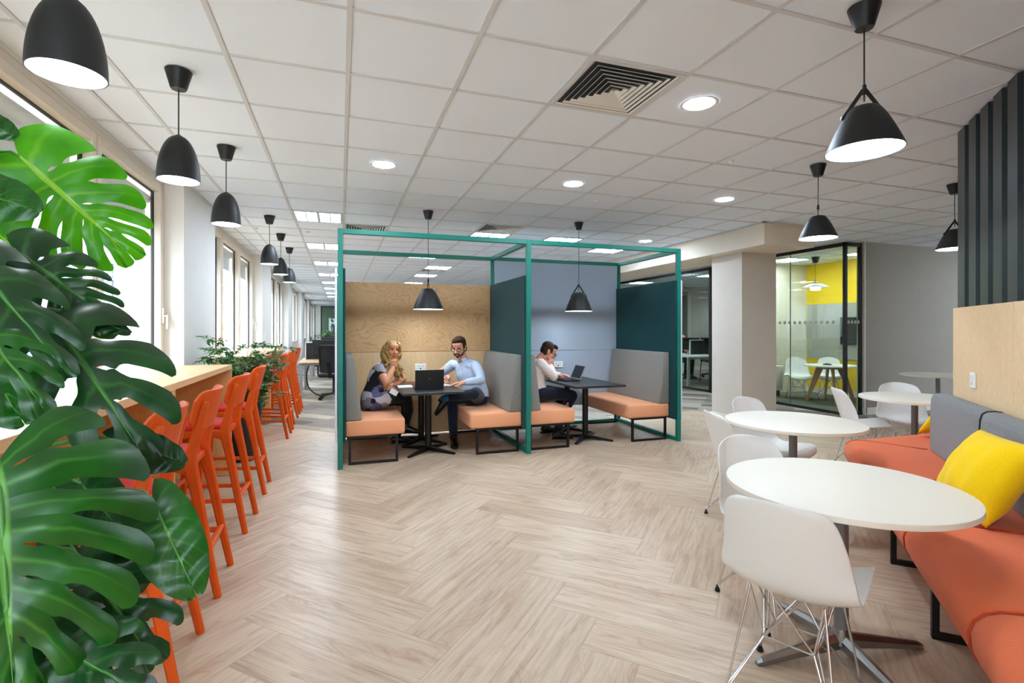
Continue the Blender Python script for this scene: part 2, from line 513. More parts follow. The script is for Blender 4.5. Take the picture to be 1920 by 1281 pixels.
# ---- window wall on the left: piers, sills and heads in one wall
PIT = 5.16
w = MB()
for k in range(-2, 6):
    a = 5.61 + PIT*k
    w.box((-1.95, a, -.02), (-1.42, a+1.28, CEIL+.006))
    w.box((-1.95, a+1.28, -.02), (-1.60, a+PIT, .84))
    w.box((-1.95, a+1.28, 2.79), (-1.585, a+PIT, CEIL+.1))
struct(w.build('wall_left', M['white_paint'], smooth=0))
WIN = 0
def window(a, b, sashes, full=True):
    """frame at X=-1.585.., panes between y=a and y=b; sashes = inner boundaries"""
    global WIN
    WIN += 1
    z0, z1 = .84, 2.79
    f = MB()
    for p, q in (((-1.68, a, z0), (-1.585, a+.05, z1)), ((-1.68, b-.05, z0), (-1.585, b, z1)), ((-1.68, a+.05, z1-.05), (-1.585, b-.05, z1)), ((-1.68, a+.05, z0), (-1.585, b-.05, z0+.06))):
        f.box(p, q, .006)
    root = f.build('window_%d' % WIN, M['window_frame'], smooth=0); struct(root)
    e = [a+.05] + list(sashes) + [b-.05]
    for q in sashes: f2 = MB(); f2.box((-1.68, q-.022, z0+.05), (-1.60, q+.022, z1-.04)); f2.build('mullion', M['window_frame'], root, smooth=0)
    for s0, s1 in zip(e, e[1:]):
        s = MB(); s0 += .008; s1 -= .008; t = .068
        zz0, zz1 = z0+.065, z1-.055
        for p, q in (((-1.66, s0, zz0), (-1.572, s0+t, zz1)), ((-1.66, s1-t, zz0), (-1.572, s1, zz1)), ((-1.66, s0+t, zz1-t), (-1.572, s1-t, zz1)), ((-1.66, s0+t, zz0), (-1.572, s1-t, zz0+t))):
            s.box(p, q, .008)
        sash = s.build('sash', M['window_frame'], root, smooth=0)
        g = MB()
        for p, q in (((-1.652, s0+t, zz0+t), (-1.628, s0+t+.007, zz1-t)), ((-1.652, s1-t-.007, zz0+t), (-1.628, s1-t, zz1-t)), ((-1.652, s0+t, zz1-t-.007), (-1.628, s1-t, zz1-t)), ((-1.652, s0+t, zz0+t), (-1.628, s1-t, zz0+t+.007))):
            g.box(p, q)
        g.build('gasket', M['gasket'], sash, smooth=0)
        p = MB(); p.box((-1.646, s0+t, zz0+t), (-1.634, s1-t, zz1-t)); p.build('pane', M['glass'], sash, smooth=0)
        if full:
            h = MB(); h.box((-1.572, s1-.05, 1.45), (-1.556, s1-.02, 1.60), .004); h.cyl((-1.565, s1-.035, 1.52), (-1.53, s1-.035, 1.52), .008); h.box((-1.54, s1-.044, 1.40), (-1.522, s1-.026, 1.53), .005)
            h.build('window_handle', M['window_frame'], sash)
            r = MB(); r.cyl((-1.70, s0+.05, 2.60), (-1.70, s1-.05, 2.60), .045, n=14); r.box((-1.702, s0+.06, 2.34), (-1.698, s1-.06, 2.60)); r.box((-1.71, s0+.06, 2.325), (-1.69, s1-.06, 2.345), .004)
            r.build('roller_blind', M['white_matte'], root)
    return root
for k in range(-2, 6):
    a = 5.61 + PIT*k + 1.28; b = 5.61 + PIT*(k+1)
    window(a, b, [b-2.72, b-1.42], k < 2)

# ---- shell of the rest of the floor plate
c2 = MB(); c2.box((-1.95, -3.75, -.02), (14.2, -3.6, .6)); c2.box((-1.95, -3.75, 2.75), (14.2, -3.6, 3))
for i in range(7): c2.box((-1.95+i*2.45, -3.75, .6), (-1.55+i*2.45, -3.6, 2.75))
struct(c2.build('wall_back', M['white_paint'], smooth=0))
g = MB()
for i in range(6): g.box((-1.55+i*2.45, -3.69, .6), (.5+i*2.45, -3.68, 2.75))
struct(g.build('window_back', M['glass'], smooth=0))  # unseen glazing added behind the camera to let in sky light
c2 = MB(); c2.box((14, -3.75, -.02), (14.2, 34.2, 3)); struct(c2.build('wall_right', M['grey_wall'], smooth=0))
c2 = MB(); c2.box((-1.95, 34, -.02), (14.2, 34.2, 3)); struct(c2.build('wall_far', M['white_paint'], smooth=0))
# dark glazed screen at the far end of the window row
g = MB(); g.box((-1.1, 33.0, .05), (4.0, 33.03, 2.76)); gw = struct(g.build('partition_far', M['dark_glass'], smooth=0))
g = MB()
for xx in (-1.1, .9, 2.9): g.box((xx-.03, 32.98, 0), (xx+.03, 33.05, 2.8))
g.box((-1.13, 32.98, 2.74), (4, 33.05, 2.8)); g.box((-1.13, 32.98, 0), (4, 33.05, .06))
g.build('partition_frame', M['black_metal'], gw, smooth=0)
g = MB(); g.box((-.02, 33.06, .9), (1.1, 33.1, 2.5)); struct(g.build('trim_2', M['cream_wall'], smooth=0))
# grey wall, skirting and the meeting room
w = MB(); w.box((8.09, 5.95, 0), (14, 6.08, CEIL+.006)); struct(w.build('wall_grey', M['grey_wall'], smooth=0))
w = MB(); w.box((8.07, 5.93, 0), (14, 5.9499, .12), .004); w.box((8.067, 5.93, 0), (8.0895, 6.08, .12)); struct(w.build('baseboard_grey', M['skirting'], smooth=0))
w = MB(); w.box((8.0605, 5.9501, .12), (8.0899, 6.0799, CEIL+.006)); struct(w.build('trim_3', M['beige_wall'], smooth=0))
w = MB(); w.box((9.9, 6.08, 0), (10.0, 8.75, 2.9)); struct(w.build('wall_yellow', M['yellow_wall'], smooth=0))
w = MB(); w.box((9.882, 6.08, .007), (9.899, 8.63, .12)); struct(w.build('baseboard_yellow', M['skirting'], smooth=0))
w = MB(); w.box((7.75, 8.63, 0), (9.9, 8.75, 2.9)); struct(w.build('wall_cream', M['cream_wall'], smooth=0))
def pane(name, a, b): g = MB(); g.box(a, b); return struct(g.build(name, M['green_glass'], smooth=0))
gp = pane('partition_1', (7.704, 6.06, .05), (7.716, 8.55, 2.74))
g = MB(); g.box((7.70, 7.055, .05), (7.72, 7.061, 2.74)); g.build('glass_joint', M['steel_grey'], gp, smooth=0)
def dots(parent, pts, ax):
    d = MB()
    for p in pts:
        m = T(*p) @ (Matrix.Rotation(PI/2, 4, 'Y') if ax == 'x' else Matrix.Rotation(PI/2, 4, 'X'))
        d.lathe([(0, -.0015), (.028, -.0015), (.028, .0015), (0, .0015)], n=20, M=m)
    d.build('manifestation_dots', M['grey_felt'], parent, smooth=0)
dots(gp, [(7.702, 6.21+.107*i, 1.512) for i in range(13)], 'x')
gp2 = pane('partition_2', (7.72, 6.004, .05), (8.02, 6.016, 2.74))
dots(gp2, [(7.775+.075*i, 6.002, 1.512) for i in range(4)], 'y')
g = MB()
for a, b in (((7.685, 5.985, 0), (7.735, 6.035, 2.8)), ((8.02, 5.985, 0), (8.06, 6.035, 2.8)), ((7.685, 5.985, 2.74), (8.06, 6.035, 2.8)), ((7.685, 5.985, 0), (8.06, 6.035, .05)),
             ((7.685, 6.0, 2.74), (7.735, 8.63, 2.8)), ((7.685, 6.0, 0), (7.735, 8.63, .05)), ((7.685, 8.58, 0), (7.735, 8.64, 2.8))):
    g.box(a, b, .003)
struct(g.build('trim_4', M['black_metal'], smooth=0))
# office beyond the bulkhead: glazed line, window wall
gp3 = pane('partition_3', (7.704, 9.2, .05), (7.716, 14.2, 2.7)); gp3.data.materials[0] = M['office_glass']
g = MB(); g.box((7.68, 9.1, 0), (7.74, 9.17, 2.75), .004); g.box((7.68, 9.1, 2.7), (7.74, 14.2, 2.76), .004); g.box((7.68, 9.1, 0), (7.74, 14.2, .05), .004)
g.build('partition_frame', M['black_metal'], gp3, smooth=0)
w = MB(); w.box((11.26, 14.3, 0), (14, 14.5, 2.9)); w.box((7.0, 14.3, 0), (9.2, 14.5, 2.9)); w.box((9.2, 14.3, 0), (11.26, 14.5, .76)); w.box((9.2, 14.3, 2.72), (11.26, 14.5, 2.9))
struct(w.build('wall_office', M['beige_wall'], smooth=0))
w = MB(); w.box((7.0, 14.27, 0), (14, 14.299, .13)); struct(w.build('baseboard_office', M['skirting'], smooth=0))
g = MB()
for a, b in (((9.2, 14.32, .76), (9.26, 14.4, 2.72)), ((10.2, 14.32, .76), (10.26, 14.4, 2.72)), ((11.2, 14.32, .76), (11.26, 14.4, 2.72)), ((9.2, 14.32, 2.66), (11.26, 14.4, 2.72)), ((9.2, 14.32, .76), (11.26, 14.4, .82))): g.box(a, b)
wn = struct(g.build('window_9', M['window_frame'], smooth=0))
g = MB(); g.box((9.26, 14.35, .82), (11.2, 14.36, 2.66)); g.build('pane', M['glass'], wn, smooth=0)
# bulkhead and pillar
w = MB(); w.box((5.33, 5.29, 2.526), (6.2, 16, CEIL+.006)); struct(w.build('beam_bulkhead', M['soffit_paint'], smooth=0))
w = MB(); w.box((5.55, 5.92, 0), (6.19, 6.55, 2.526)); struct(w.build('pillar', M['beige_wall'], smooth=0))
w = MB(); w.box((5.53, 5.90, .004), (6.21, 6.57, .10), .004); struct(w.build('baseboard_pillar', M['skirting'], smooth=0))
struct(c.build('trim_5', M['grid_metal'], smooth=0))

# ---- diagonal partition (ply below, corrugated steel above) + the return along X
R2 = math.sqrt(.5)
def dg(s, k, z): return ((s*2*R2*.5)*1.0 + k/2, s*R2 - k/2, z)     # s along the diagonal, k = X - Y
def dbox(mb, s0, s1, k0, k1, z0, z1, bevel=0, seg=2):
    t = MB(); t.box((s0, 0, z0), (s1, (k1-k0)*R2, z1), bevel, seg)
    m = Matrix(((R2, R2, 0, 0), (R2, -R2, 0, 0), (0, 0, 1, 0), (0, 0, 0, 1)))
    m.translation = Vector(dg(0, k0, 0))
    bmesh.ops.transform(t.bm, matrix=m, verts=t.bm.verts); bmesh.ops.reverse_faces(t.bm, faces=t.bm.faces)
    me = bpy.data.meshes.new('t'); t.bm.to_mesh(me); mb.bm.from_mesh(me); bpy.data.meshes.remove(me); t.bm.free()
SE = (4.19+2.44)*R2
w = MB(); dbox(w, -1.4, SE-.03, 1.86, 2.05, 0, CEIL+.006); w.box((4.28, 2.27, 0), (9.5, 2.404, CEIL+.006))
struct(w.build('wall_partition', M['gasket'], smooth=0))
s = SE; n = 0
while s > -1.3:
    p = MB(); dbox(p, s-.976+.003, s, 1.75, 1.855, .0, 1.55, .002)
    pp = p.build('trim_%d' % (6+n), M['wood_panel'], smooth=0); struct(pp); s -= .976; n += 1
p = MB(); p.box((4.195, 2.405, 0), (9.5, 2.44, 1.55)); struct(p.build('trim_%d' % (6+n), M['wood_panel'], smooth=0))
def corrugated():
    prof = []
    s = SE - .02; d = .032/R2
    while s > -1.3:
        prof += [(s, 1.785), (s-.125, 1.785), (s-.14, 1.785+d), (s-.187, 1.785+d)]; s -= .202
    b = MB()
    lo = [b.bm.verts.new(dg(a, k, 1.551)) for a, k in prof]; hi = [b.bm.verts.new(dg(a, k, CEIL-.004)) for a, k in prof]
    for i in range(len(prof)-1): b.bm.faces.new((lo[i], lo[i+1], hi[i+1], hi[i]))
    dbox(b, SE-.03, SE-.005, 1.785, 1.86, 1.551, CEIL-.004)
    for i in range(4, len(prof), 4):
        for z in (1.9, 2.3, 2.7):
            p = Vector(dg(prof[i][0]+.022, 1.785+d-.004, z)); b.ell(p, .005, nu=8, nv=6)
    o = b.build('wall_corrugated', M['corrugated'], smooth=0, recalc=False)
    m = o.modifiers.new('thick', 'SOLIDIFY'); m.thickness = .0015
    return struct(o)
corrugated()

# ---- building across the street, seen through the windows
def neighbour():
    root = thing('exterior_building', 'pale glazed office building across the street, seen through the left windows', 'building', (-11.5, 14, -8))
    w = MB(); w.box((-4, -32, 0), (-.4, 34, 24)); w.build('facade', M['facade'], root, smooth=0)
    g = MB()
    for i in range(7):
        g.box((-.42, -31, 1.2+3.3*i), (-.3, 33, 3.1+3.3*i))
    g.build('glazing', M['facade_glass'], root, smooth=0)
    m = MB()
    for i in range(54): m.box((-.34, -31+1.2*i-.035, .5), (-.2, -31+1.2*i+.035, 23.5))
    for i in range(7):
        for z in (1.2, 2.2, 3.1): m.box((-.32, -31, z+3.3*i-.04), (-.22, 33, z+3.3*i+.04))
    m.build('mullion_grid', M['facade'], root, smooth=0)
M['street'] = plain('street_paving', (205, 203, 198), .9, var=.05, scale=1)
M['facade'] = plain('facade', (172, 175, 176), .7, var=.02, scale=2)
M['facade_glass'] = plain('facade_glass', (66, 76, 84), .2, var=.12, scale=1.2)
neighbour()
b = thing('exterior_building', 'white banded office block outside the far right window', 'building', (14, 34, -8))
w = MB(); w.box((-14, 14, 0), (10, 22, 13)); w.build('facade', M['facade'], b, smooth=0)
w = MB()
for i in range(4): w.box((-14, 13.9, 1+3.2*i), (10, 14, 2.9+3.2*i))
w.build('glazing', M['facade_glass'], b, smooth=0)
g = MB(); g.box((-60, -60, -8.4), (60, 90, -8)); struct(g.build('ground_street', M['street'], smooth=0))
# ================================================================== CEILING FITTINGS
def canopy_cord(root, r, h, ztop, zend, cord=.0035):
    m = MB(); m.lathe([(0, ztop), (r, ztop), (r*.98, ztop-.006), (r*.62, ztop-h+.008), (r*.55, ztop-h), (r*.2, ztop-h), (0, ztop-h)], n=28)
    m.build('canopy', M['black_plastic'], root)
    m = MB(); m.cyl((0, 0, ztop-h+.004), (0, 0, zend), cord, n=8); m.build('cord', M['black_plastic'], root)

def lamp_light(root, z, r, power, col=(1, .97, .92), spot=None):
    l = bpy.data.lights.new('lamp_light', 'AREA'); l.shape = 'DISK'; l.size = r*2; l.energy = power; l.color = col
    o = bpy.data.objects.new('bulb_light', l); COL.objects.link(o); o.parent = root; o.location = (0, 0, z)
    return o

def dome_lamp(name, label):
    root = thing(name, label, 'pendant lamp', group='black dome pendants along the windows')
    canopy_cord(root, .066, .10, 0, -.36)
    zt, zb, R = -.355, -.602, .104
    pr = []
    for i in range(13):
        t = i/12
        pr.append((R*math.sin(t*PI/2)**.80 if i else 0.012, zt + (zb-zt)*(1-math.cos(t*PI/2))**.92))
    pr[0] = (0, zt)
    m = MB(); m.lathe([(0, zt+.004), (.012, zt+.004)]+pr[1:]+[(R-.003, zb), (R-.004, zb+.004)], n=40); m.build('lamp_shade', M['black_shade'], root, smooth=60)
    ins = [(r-.004, z) for r, z in pr[4:]]
    m = MB(); m.lathe(ins, n=40); m.build('shade_lining', M['shade_inside'], root, smooth=60)
    m = MB(); m.lathe([(0, zb+.022), (R-.012, zb+.022)], n=32); m.build('diffuser', M['dome_emit'], root)
    return root
DL = ['black dome pendant lamp nearest the camera, above the leafy plant top left', 'second black dome pendant from the camera, hanging by the open window frame',
      'third black dome pendant from the camera, in front of the first grey pier', 'fourth black dome pendant in the window row, above the shrub planter',
      'fifth black dome pendant in the window row, partly behind the fourth shade', 'farthest black dome pendant at the end of the window row']
d0 = dome_lamp('dome_pendant', DL[0])
DY = [1.99, 3.226, 4.452, 7.0, 8.27, 9.62]
d0.location = (-.826, DY[0], CEIL)
for y, l in zip(DY[1:], DL[1:]): place_copy(d0, (-.842, y, CEIL), 0, l)

def cone_lamp(name, label, R, drop, h, turn, group):
    root = thing(name, label, 'pendant lamp', rz=turn, group=group)
    canopy_cord(root, .064, .095, 0, -drop+.03)
    zt = -drop; zb = zt-h; rt = R*.36
    pr = [(rt + (R-rt)*t**.86, zt + (zb-zt)*(t**1.12)) for t in [i/14 for i in range(15)]]
    m = MB(); m.lathe([(0, zt+.003), (rt*.9, zt+.003)]+pr+[(R-.004, zb+.001)], n=44); m.build('lamp_shade', M['black_shade'], root, smooth=50)
    m = MB(); m.lathe([(r-.004, z) for r, z in pr], n=44); m.build('shade_lining', M['shade_inside'], root, smooth=60)
    m = MB(); m.lathe([(0, zb+.018), (R-.014, zb+.018)], n=36); m.build('diffuser', M['lamp_emit'], root)
    m = MB()
    ap = Vector((0, 0, zt+.085*R/.155))
    for s in (-1, 1):
        i = 3; r, z = pr[i]
        m.bar(ap+Vector((s*.004, 0, 0)), (s*(r+.004), 0, z-.006), .016, .004, up=(0, 1, 0))
        m.cyl((s*(r+.0), 0, z-.004), (s*(r+.012), 0, z-.002), .009, n=10)
    m.lathe([(0, .02), (.008, .02), (.011, -.012), (.011, -.02), (0, -.02)], c=ap, n=12)
    m.build('strap', M['black_plastic'], root)
    return root
c1 = cone_lamp('cone_pendant', 'black cone pendant lamp with leather strap above the nearest white table', .150, .445, .188, .0, 'black cone pendants over the white tables')
c1.location = (2.185, 1.614, CEIL)
c1.rotation_euler = (0, 0, -.55)
place_copy(c1, (3.915, 3.299, CEIL), PI/2-.9, 'black cone pendant above the second white table, in front of the bulkhead corner')
place_copy(c1, (5.702, 3.307, CEIL), -.6, 'black cone pendant at right, half hidden by the corrugated cladding')
c2 = cone_lamp('cone_pendant', 'large black cone pendant above the two colleagues in the left booth', .182, .935, .245, PI/2-.34, 'large black cone pendants in the booths')
c2.location = (1.001, 6.09, CEIL)
place_copy(c2, (3.006, 6.10, CEIL), -.34, 'large black cone pendant above the man alone in the right booth')

def downlight(name, label):
    root = thing(name, label, 'downlight', group='round recessed downlights')
    m = MB(); m.lathe([(.088, 0), (.098, -.002), (.112, -.004), (.116, 0)], n=40); m.build('rim', M['white_plastic'], root, smooth=60)
    m = MB(); m.lathe([(0, -.0015), (.09, -.0015)], n=36); m.build('diffuser', M['down_emit'], root)
    return root
dn = downlight('downlight', 'round recessed downlight nearest the camera, beside the big square vent')
dn.location = (2.144, 2.646, CEIL+.004)
for p, l in (((.354, 4.506), 'round recessed downlight above the left booth, farthest left of the row'), ((2.163, 4.507), 'round recessed downlight in line with the middle booth post'),
             ((3.991, 4.515), 'round recessed downlight near the bulkhead, rightmost of the row of three'), ((4.678, 7.073), 'small-looking recessed downlight behind the right booth frame')):
    place_copy(dn, (p[0], p[1], CEIL+.004), 0, l)
for i, p in enumerate(((.354, -.9), (2.144, -.9), (3.94, -2.6), (5.7, -.9), (8.0, -.9), (11, -.9), (11.2, 2.65), (7.9, 1.2), (11, 4.5))):  # lamps added behind the camera and the cladding for even fill
    place_copy(dn, (p[0], p[1], CEIL+.004), 0, 'round recessed downlight added out of view for fill light, %s' % ('behind the camera' if p[1] < 0 else 'beyond the corrugated cladding'))

def troffer(name, label):
    root = thing(name, label, 'ceiling light', group='square recessed ceiling lights')
    m = MB()
    for a, b in (((-.29, -.29, -.006), (.29, -.262, .0055)), ((-.29, .262, -.006), (.29, .29, .0055)), ((-.29, -.262, -.006), (-.262, .262, .0055)), ((.262, -.262, -.006), (.29, .262, .0055)), ((-.018, -.262, -.008), (.018, .262, .0055))): m.box(a, b)
    for x in (-.14, .14): m.box((x-.008, -.262, -.012), (x+.008, .262, .003))
    m.box((-.262, -.009, -.012), (.262, .009, .003))
    m.build('frame', M['grid_metal'], root, smooth=0)
    for s in (-1, 1):
        m = MB(); m.box((s*.02, -.26, -.002), (s*.26, .26, .003)); m.build('diffuser', M['troffer_emit'], root, smooth=0)
    return root
TR = [((-.26, 6.855), 'square louvred ceiling light nearest in the row beside the windows'), ((-.26, 9.255), 'second square ceiling light in the row beside the windows'),
      ((-.26, 11.655), 'third square ceiling light in the row beside the windows'), ((-.26, 14.055), 'fourth square ceiling light in the row beside the windows'),
      ((-.26, 16.455), 'fifth square ceiling light in the row beside the windows'), ((-.26, 18.855), 'sixth square ceiling light in the row beside the windows'), ((-.26, 21.255), 'seventh square ceiling light in the row beside the windows'),
      ((-.26, 23.655), 'eighth square ceiling light, farthest seen in the window row'),
      ((2.14, 7.455), 'square ceiling light just above the booth top rail, next to the vent'), ((3.34, 7.455), 'square ceiling light just above the rail of the right booth'),
      ((4.54, 8.055), 'square ceiling light seen through the top of the right booth frame'), ((1.54, 9.855), 'square ceiling light seen between the two rails of the left booth'),
      ((3.34, 9.855), 'square ceiling light directly above the blue panel'), ((2.14, 11.655), 'square ceiling light behind the left booth, next to the far vent'),
      ((2.14, 13.455), 'square ceiling light left of the cone pendant in the left booth'), ((2.14, 15.855), 'square ceiling light lowest above the birch booth panel')]
t0 = troffer('ceiling_light', TR[0][1]); t0.location = (TR[0][0][0], TR[0][0][1], CEIL)
for p, l in TR[1:]: place_copy(t0, (p[0], p[1], CEIL), 0, l)
for p in ((.34, -2.745), (3.34, -2.745), (8.74, 8.055), (9.34, 11.055), (12, 12), (6.9, 11.055), (4.54, 13.455), (4.54, 18.255), (9, 18), (2.14, 20), (9.34, 2.655), (-.86, -1.545), (9.34, 6.855), (8.74, 13.455)):  # added for fill light, except the rear one in the meeting room
    place_copy(t0, (p[0], p[1], CEIL), 0, 'square recessed ceiling light of the %s, out of direct view' % ('meeting room pair, one of them added for fill' if p in ((8.74, 8.055), (9.34, 6.855)) else 'open office, added for fill'))

def vent(name, label):
    root = thing(name, label, 'air vent', group='square ceiling air vents')
    m = MB()
    for a, b in (((-.29, -.29, -.004), (.29, -.27, .0055)), ((-.29, .27, -.004), (.29, .29, .0055)), ((-.29, -.27, -.004), (-.27, .27, .0055)), ((.27, -.27, -.004), (.29, .27, .0055))): m.box(a, b)
    m.build('frame', M['grid_metal'], root, smooth=0)
    m = MB()
    for i in range(8):
        r0 = .265-.034*i; r1 = r0-.030; z0, z1 = -.003-.0035*i*.4, .034
        for q in range(4):
            R_ = rz(q*PI/2)
            vs = [R_ @ Vector(p) for p in ((-r0, -r0, z0), (r0, -r0, z0), (r1, -r1, z1-.028+.02), (-r1, -r1, z1-.028+.02))]
            vs2 = [v+Vector((0, 0, .0025)) for v in vs]
            m.poly(vs+vs2, [(0,1,2,3), (7,6,5,4), (0,4,5,1), (3,2,6,7)])
    m.build('louvre', M['white_matte'], root, smooth=0)
    m = MB(); m.box((-.27, -.27, .0052), (.27, .27, .0058)); m.build('dark_backing', M['gasket'], root, smooth=0)  # flat black sheet stands in for the dark depth behind the louvres
    return root
v0 = vent('ceiling_vent', 'large square louvred air vent in the ceiling near the camera'); v0.location = (1.54, 2.655, CEIL)
for p, l in (((2.14, 6.855), 'square air vent above the booth, in front of a ceiling light'), ((2.14, 9.855), 'square air vent seen between the two rails of the left booth'),
             ((2.14, 12.255), 'square air vent behind the cone pendant cord'), ((.34, 7.455), 'square air vent hidden behind the left end of the booth rail'), ((8.14, 8.055), 'square air vent inside the meeting room'),
             ((9.34, 9.855), 'square air vent in the office beyond the bulkhead')):
    place_copy(v0, (p[0], p[1], CEIL), 0, l)

def detector(x, y, label, r=.03, h=.03, mat='white_plastic', cat='sensor', name='ceiling_sensor'):
    m = MB(); m.lathe([(0, 0), (r, 0), (r*.95, -h*.7), (r*.6, -h), (0, -h)], n=24)
    if h > .02: m.lathe([(0, -h), (r*.25, -h), (r*.2, -h-.006), (0, -h-.006)], n=12)
    o = m.build(name, M[mat], loc=(x, y, CEIL)); tag(o, label, cat, 'small white ceiling sensors')
    return o
for x, y, l, r, h in ((-1.16, 2.82, 'white round sensor on the ceiling bar above the monstera', .035, .03), (-1.15, 6.5, 'white round sensor beyond the third dome pendant', .03, .028),
                (-1.12, 7.9, 'small white clip sensor between the fourth dome and the windows', .022, .02), (3.12, 3.45, 'small chrome sprinkler head right of the nearest downlight', .02, .02),
                (2.66, 5.0, 'tiny round sensor between two downlights of the row', .03, .008), (4.55, 4.85, 'tiny round sensor right of the rightmost downlight', .03, .008),
                (6.0, 4.3, 'tiny sprinkler head left of the far right pendant', .018, .02), (1.28, 11.0, 'white smoke detector above the birch panel of the left booth', .05, .05),
                (4.3, 9.4, 'round dark-rimmed detector above the blue panel', .09, .03), (-.45, 8.0, 'tiny round sensor near the fourth dome pendant', .035, .008)):
    detector(x, y, l, r, h)
m = MB(); m.lathe([(0, -.002), (.045, -.002), (.05, 0)], n=24); o = m.build('downlight', M['warm_emit'], loc=(6.0, 10.3, 2.524)); tag(o, 'small warm spot set into the underside of the bulkhead', 'downlight')

# ================================================================== BOOTH
bo = thing('meeting_booth', 'teal painted steel frame of the double meeting booth', 'booth', (0, 5.33, 0))
def post(name, a, b):
    m = MB(); m.box(a, b, .003); return m.build(name, M['teal_metal'], bo, smooth=0)
H2 = 2.40; DP = 1.44; P5 = .025
for x in (0, 2, 4):
    post('post', (x-P5, -P5, 0), (x+P5, P5, H2))
    post('post', (x-P5, DP-P5, 0), (x+P5, DP+P5, H2))
    post('side_rail', (x-P5, P5, H2-.05), (x+P5, DP-P5, H2))
    post('floor_rail', (x-P5, P5, .0), (x+P5, DP-P5, .045))
for x in (0, 2):
    post('top_rail', (x+P5, -P5, H2-.05), (x+2-P5, P5, H2))
    post('top_rail', (x+P5, DP-P5, H2-.05), (x+2-P5, DP+P5, H2))
post('floor_rail', (2+P5, DP-P5, .0), (4-P5, DP+P5, .045))
bolts = MB()
for x in (2, 4):
    for y in (.25, .75, 1.2): bolts.cyl((x, y, .045), (x, y, .052), .008, n=8)
bolts.build('bolt', M['teal_metal'], bo)
for x, s in ((0, 1), (2, 0), (4, -1)):
    m = MB(); x0 = x+(s*.036 if s else 0)
    th_ = .012 if s else .035
    m.box((x0-th_, -.015 if s else .02, .27), (x0+th_, DP, 2.005), .004); m.build('felt_side_panel', M['teal_felt'], bo, smooth=0)
    if s:
        m = MB(); m.box((x-s*.04-.011, -.015, .27), (x-s*.04+.011, DP, 2.005), .002); m.build('white_side_panel', M['felt_white_edge'], bo, smooth=0)
m = MB(); m.box((.03, DP-.022, 1.104), (1.97, DP+.015, 2.0), .002); m.build('birch_back_panel', M['birch_booth'], bo, smooth=0)
m = MB(); m.box((.03, DP-.022, .02), (1.97, DP+.015, 1.099), .002); m.build('birch_lower_panel', M['birch_lower'], bo, smooth=0)
m = MB(); m.box((2.03, DP-.022, 1.093), (3.97, DP+.015, 2.385), .002); m.build('blue_back_panel', M['blue_panel'], bo, smooth=0)
m = MB(); m.box((2.03, DP-.022, .28), (3.97, DP+.015, 1.088), .002); m.build('blue_lower_panel', M['blue_panel'], bo, smooth=0)

def socket(name, label, loc):
    root = thing(name, label, 'power socket', loc, group='white double sockets in the booths')
    m = MB(); m.box((-.073, -.012, -.044), (.073, 0, .044), .003); m.build('faceplate', M['white_plastic'], root, smooth=0)
    m = MB()
    for s in (-1, 1):
        m.box((s*.034-.0035, -.0135, .006), (s*.034+.0035, -.011, .02))
        for q in (-1, 1): m.box((s*.044+q*.012-.004, -.0135, -.02), (s*.044+q*.012+.004, -.011, -.014))
        m.box((s*.012-.005, -.0135, .012), (s*.012+.005, -.011, .016))
    m.box((-.009, -.0135, -.026), (.009, -.011, -.008))
    m.build('pin_holes', M['gasket'], root, smooth=0)
    return root
s0 = socket('power_socket', 'white double power socket on the birch panel of the left booth', (1.005, 6.745, .895))
place_copy(s0, (2.992, 6.745, .888), 0, 'white double power socket on the blue panel of the right booth')

def bench(name, label):
    """back against local -X side; sits x 0..0.6, y 0..1.29"""
    root = thing(name, label, 'bench', group='upholstered booth benches')
    m = MB(); m.box((0, 0, .292), (.60, 1.29, .458), .022, 3); m.build('seat', M['peach_fabric'], root, smooth=50)
    m = MB()
    prof = [(0, .456), (.158, .456), (.162, .47), (.088, 1.088), (.072, 1.104), (.008, 1.104), (0, 1.095)]
    m.prism([(x, z) for x, z in prof], 0.0, 1.29, M=Matrix(((1,0,0,0),(0,0,1,0),(0,1,0,0),(0,0,0,1))), bevel=.012, seg=2)
    m.build('backrest', M['grey_fabric'], root, smooth=40)
    for y in (.015, 1.245):
        m = MB()
        for a, b in (((.03, y, .0), (.53, y+.03, .025)), ((.03, y, .267), (.53, y+.03, .292)), ((.03, y, 0), (.055, y+.03, .292)), ((.505, y, 0), (.53, y+.03, .292))): m.box(a, b, .002)
        m.build('sled_leg', M['black_metal'], root, smooth=0)
    m = MB(); m.box((.03, .015, .272), (.06, 1.275, .291)); m.box((.50, .015, .272), (.53, 1.275, .291)); m.build('seat_frame', M['black_metal'], root, smooth=0)
    return root
b0 = bench('booth_bench', 'peach bench with grey backrest under the seated woman, left booth'); b0.location = (.05, 5.44, 0)
place_copy(b0, (1.963, 6.73, 0), PI, 'peach bench with grey backrest under the man in the blue shirt')
place_copy(b0, (2.037, 5.44, 0), 0, 'peach bench under the man bent over the laptop, right booth')
place_copy(b0, (3.95, 6.73, 0), PI, 'empty peach bench with grey backrest at the right end of the booth')

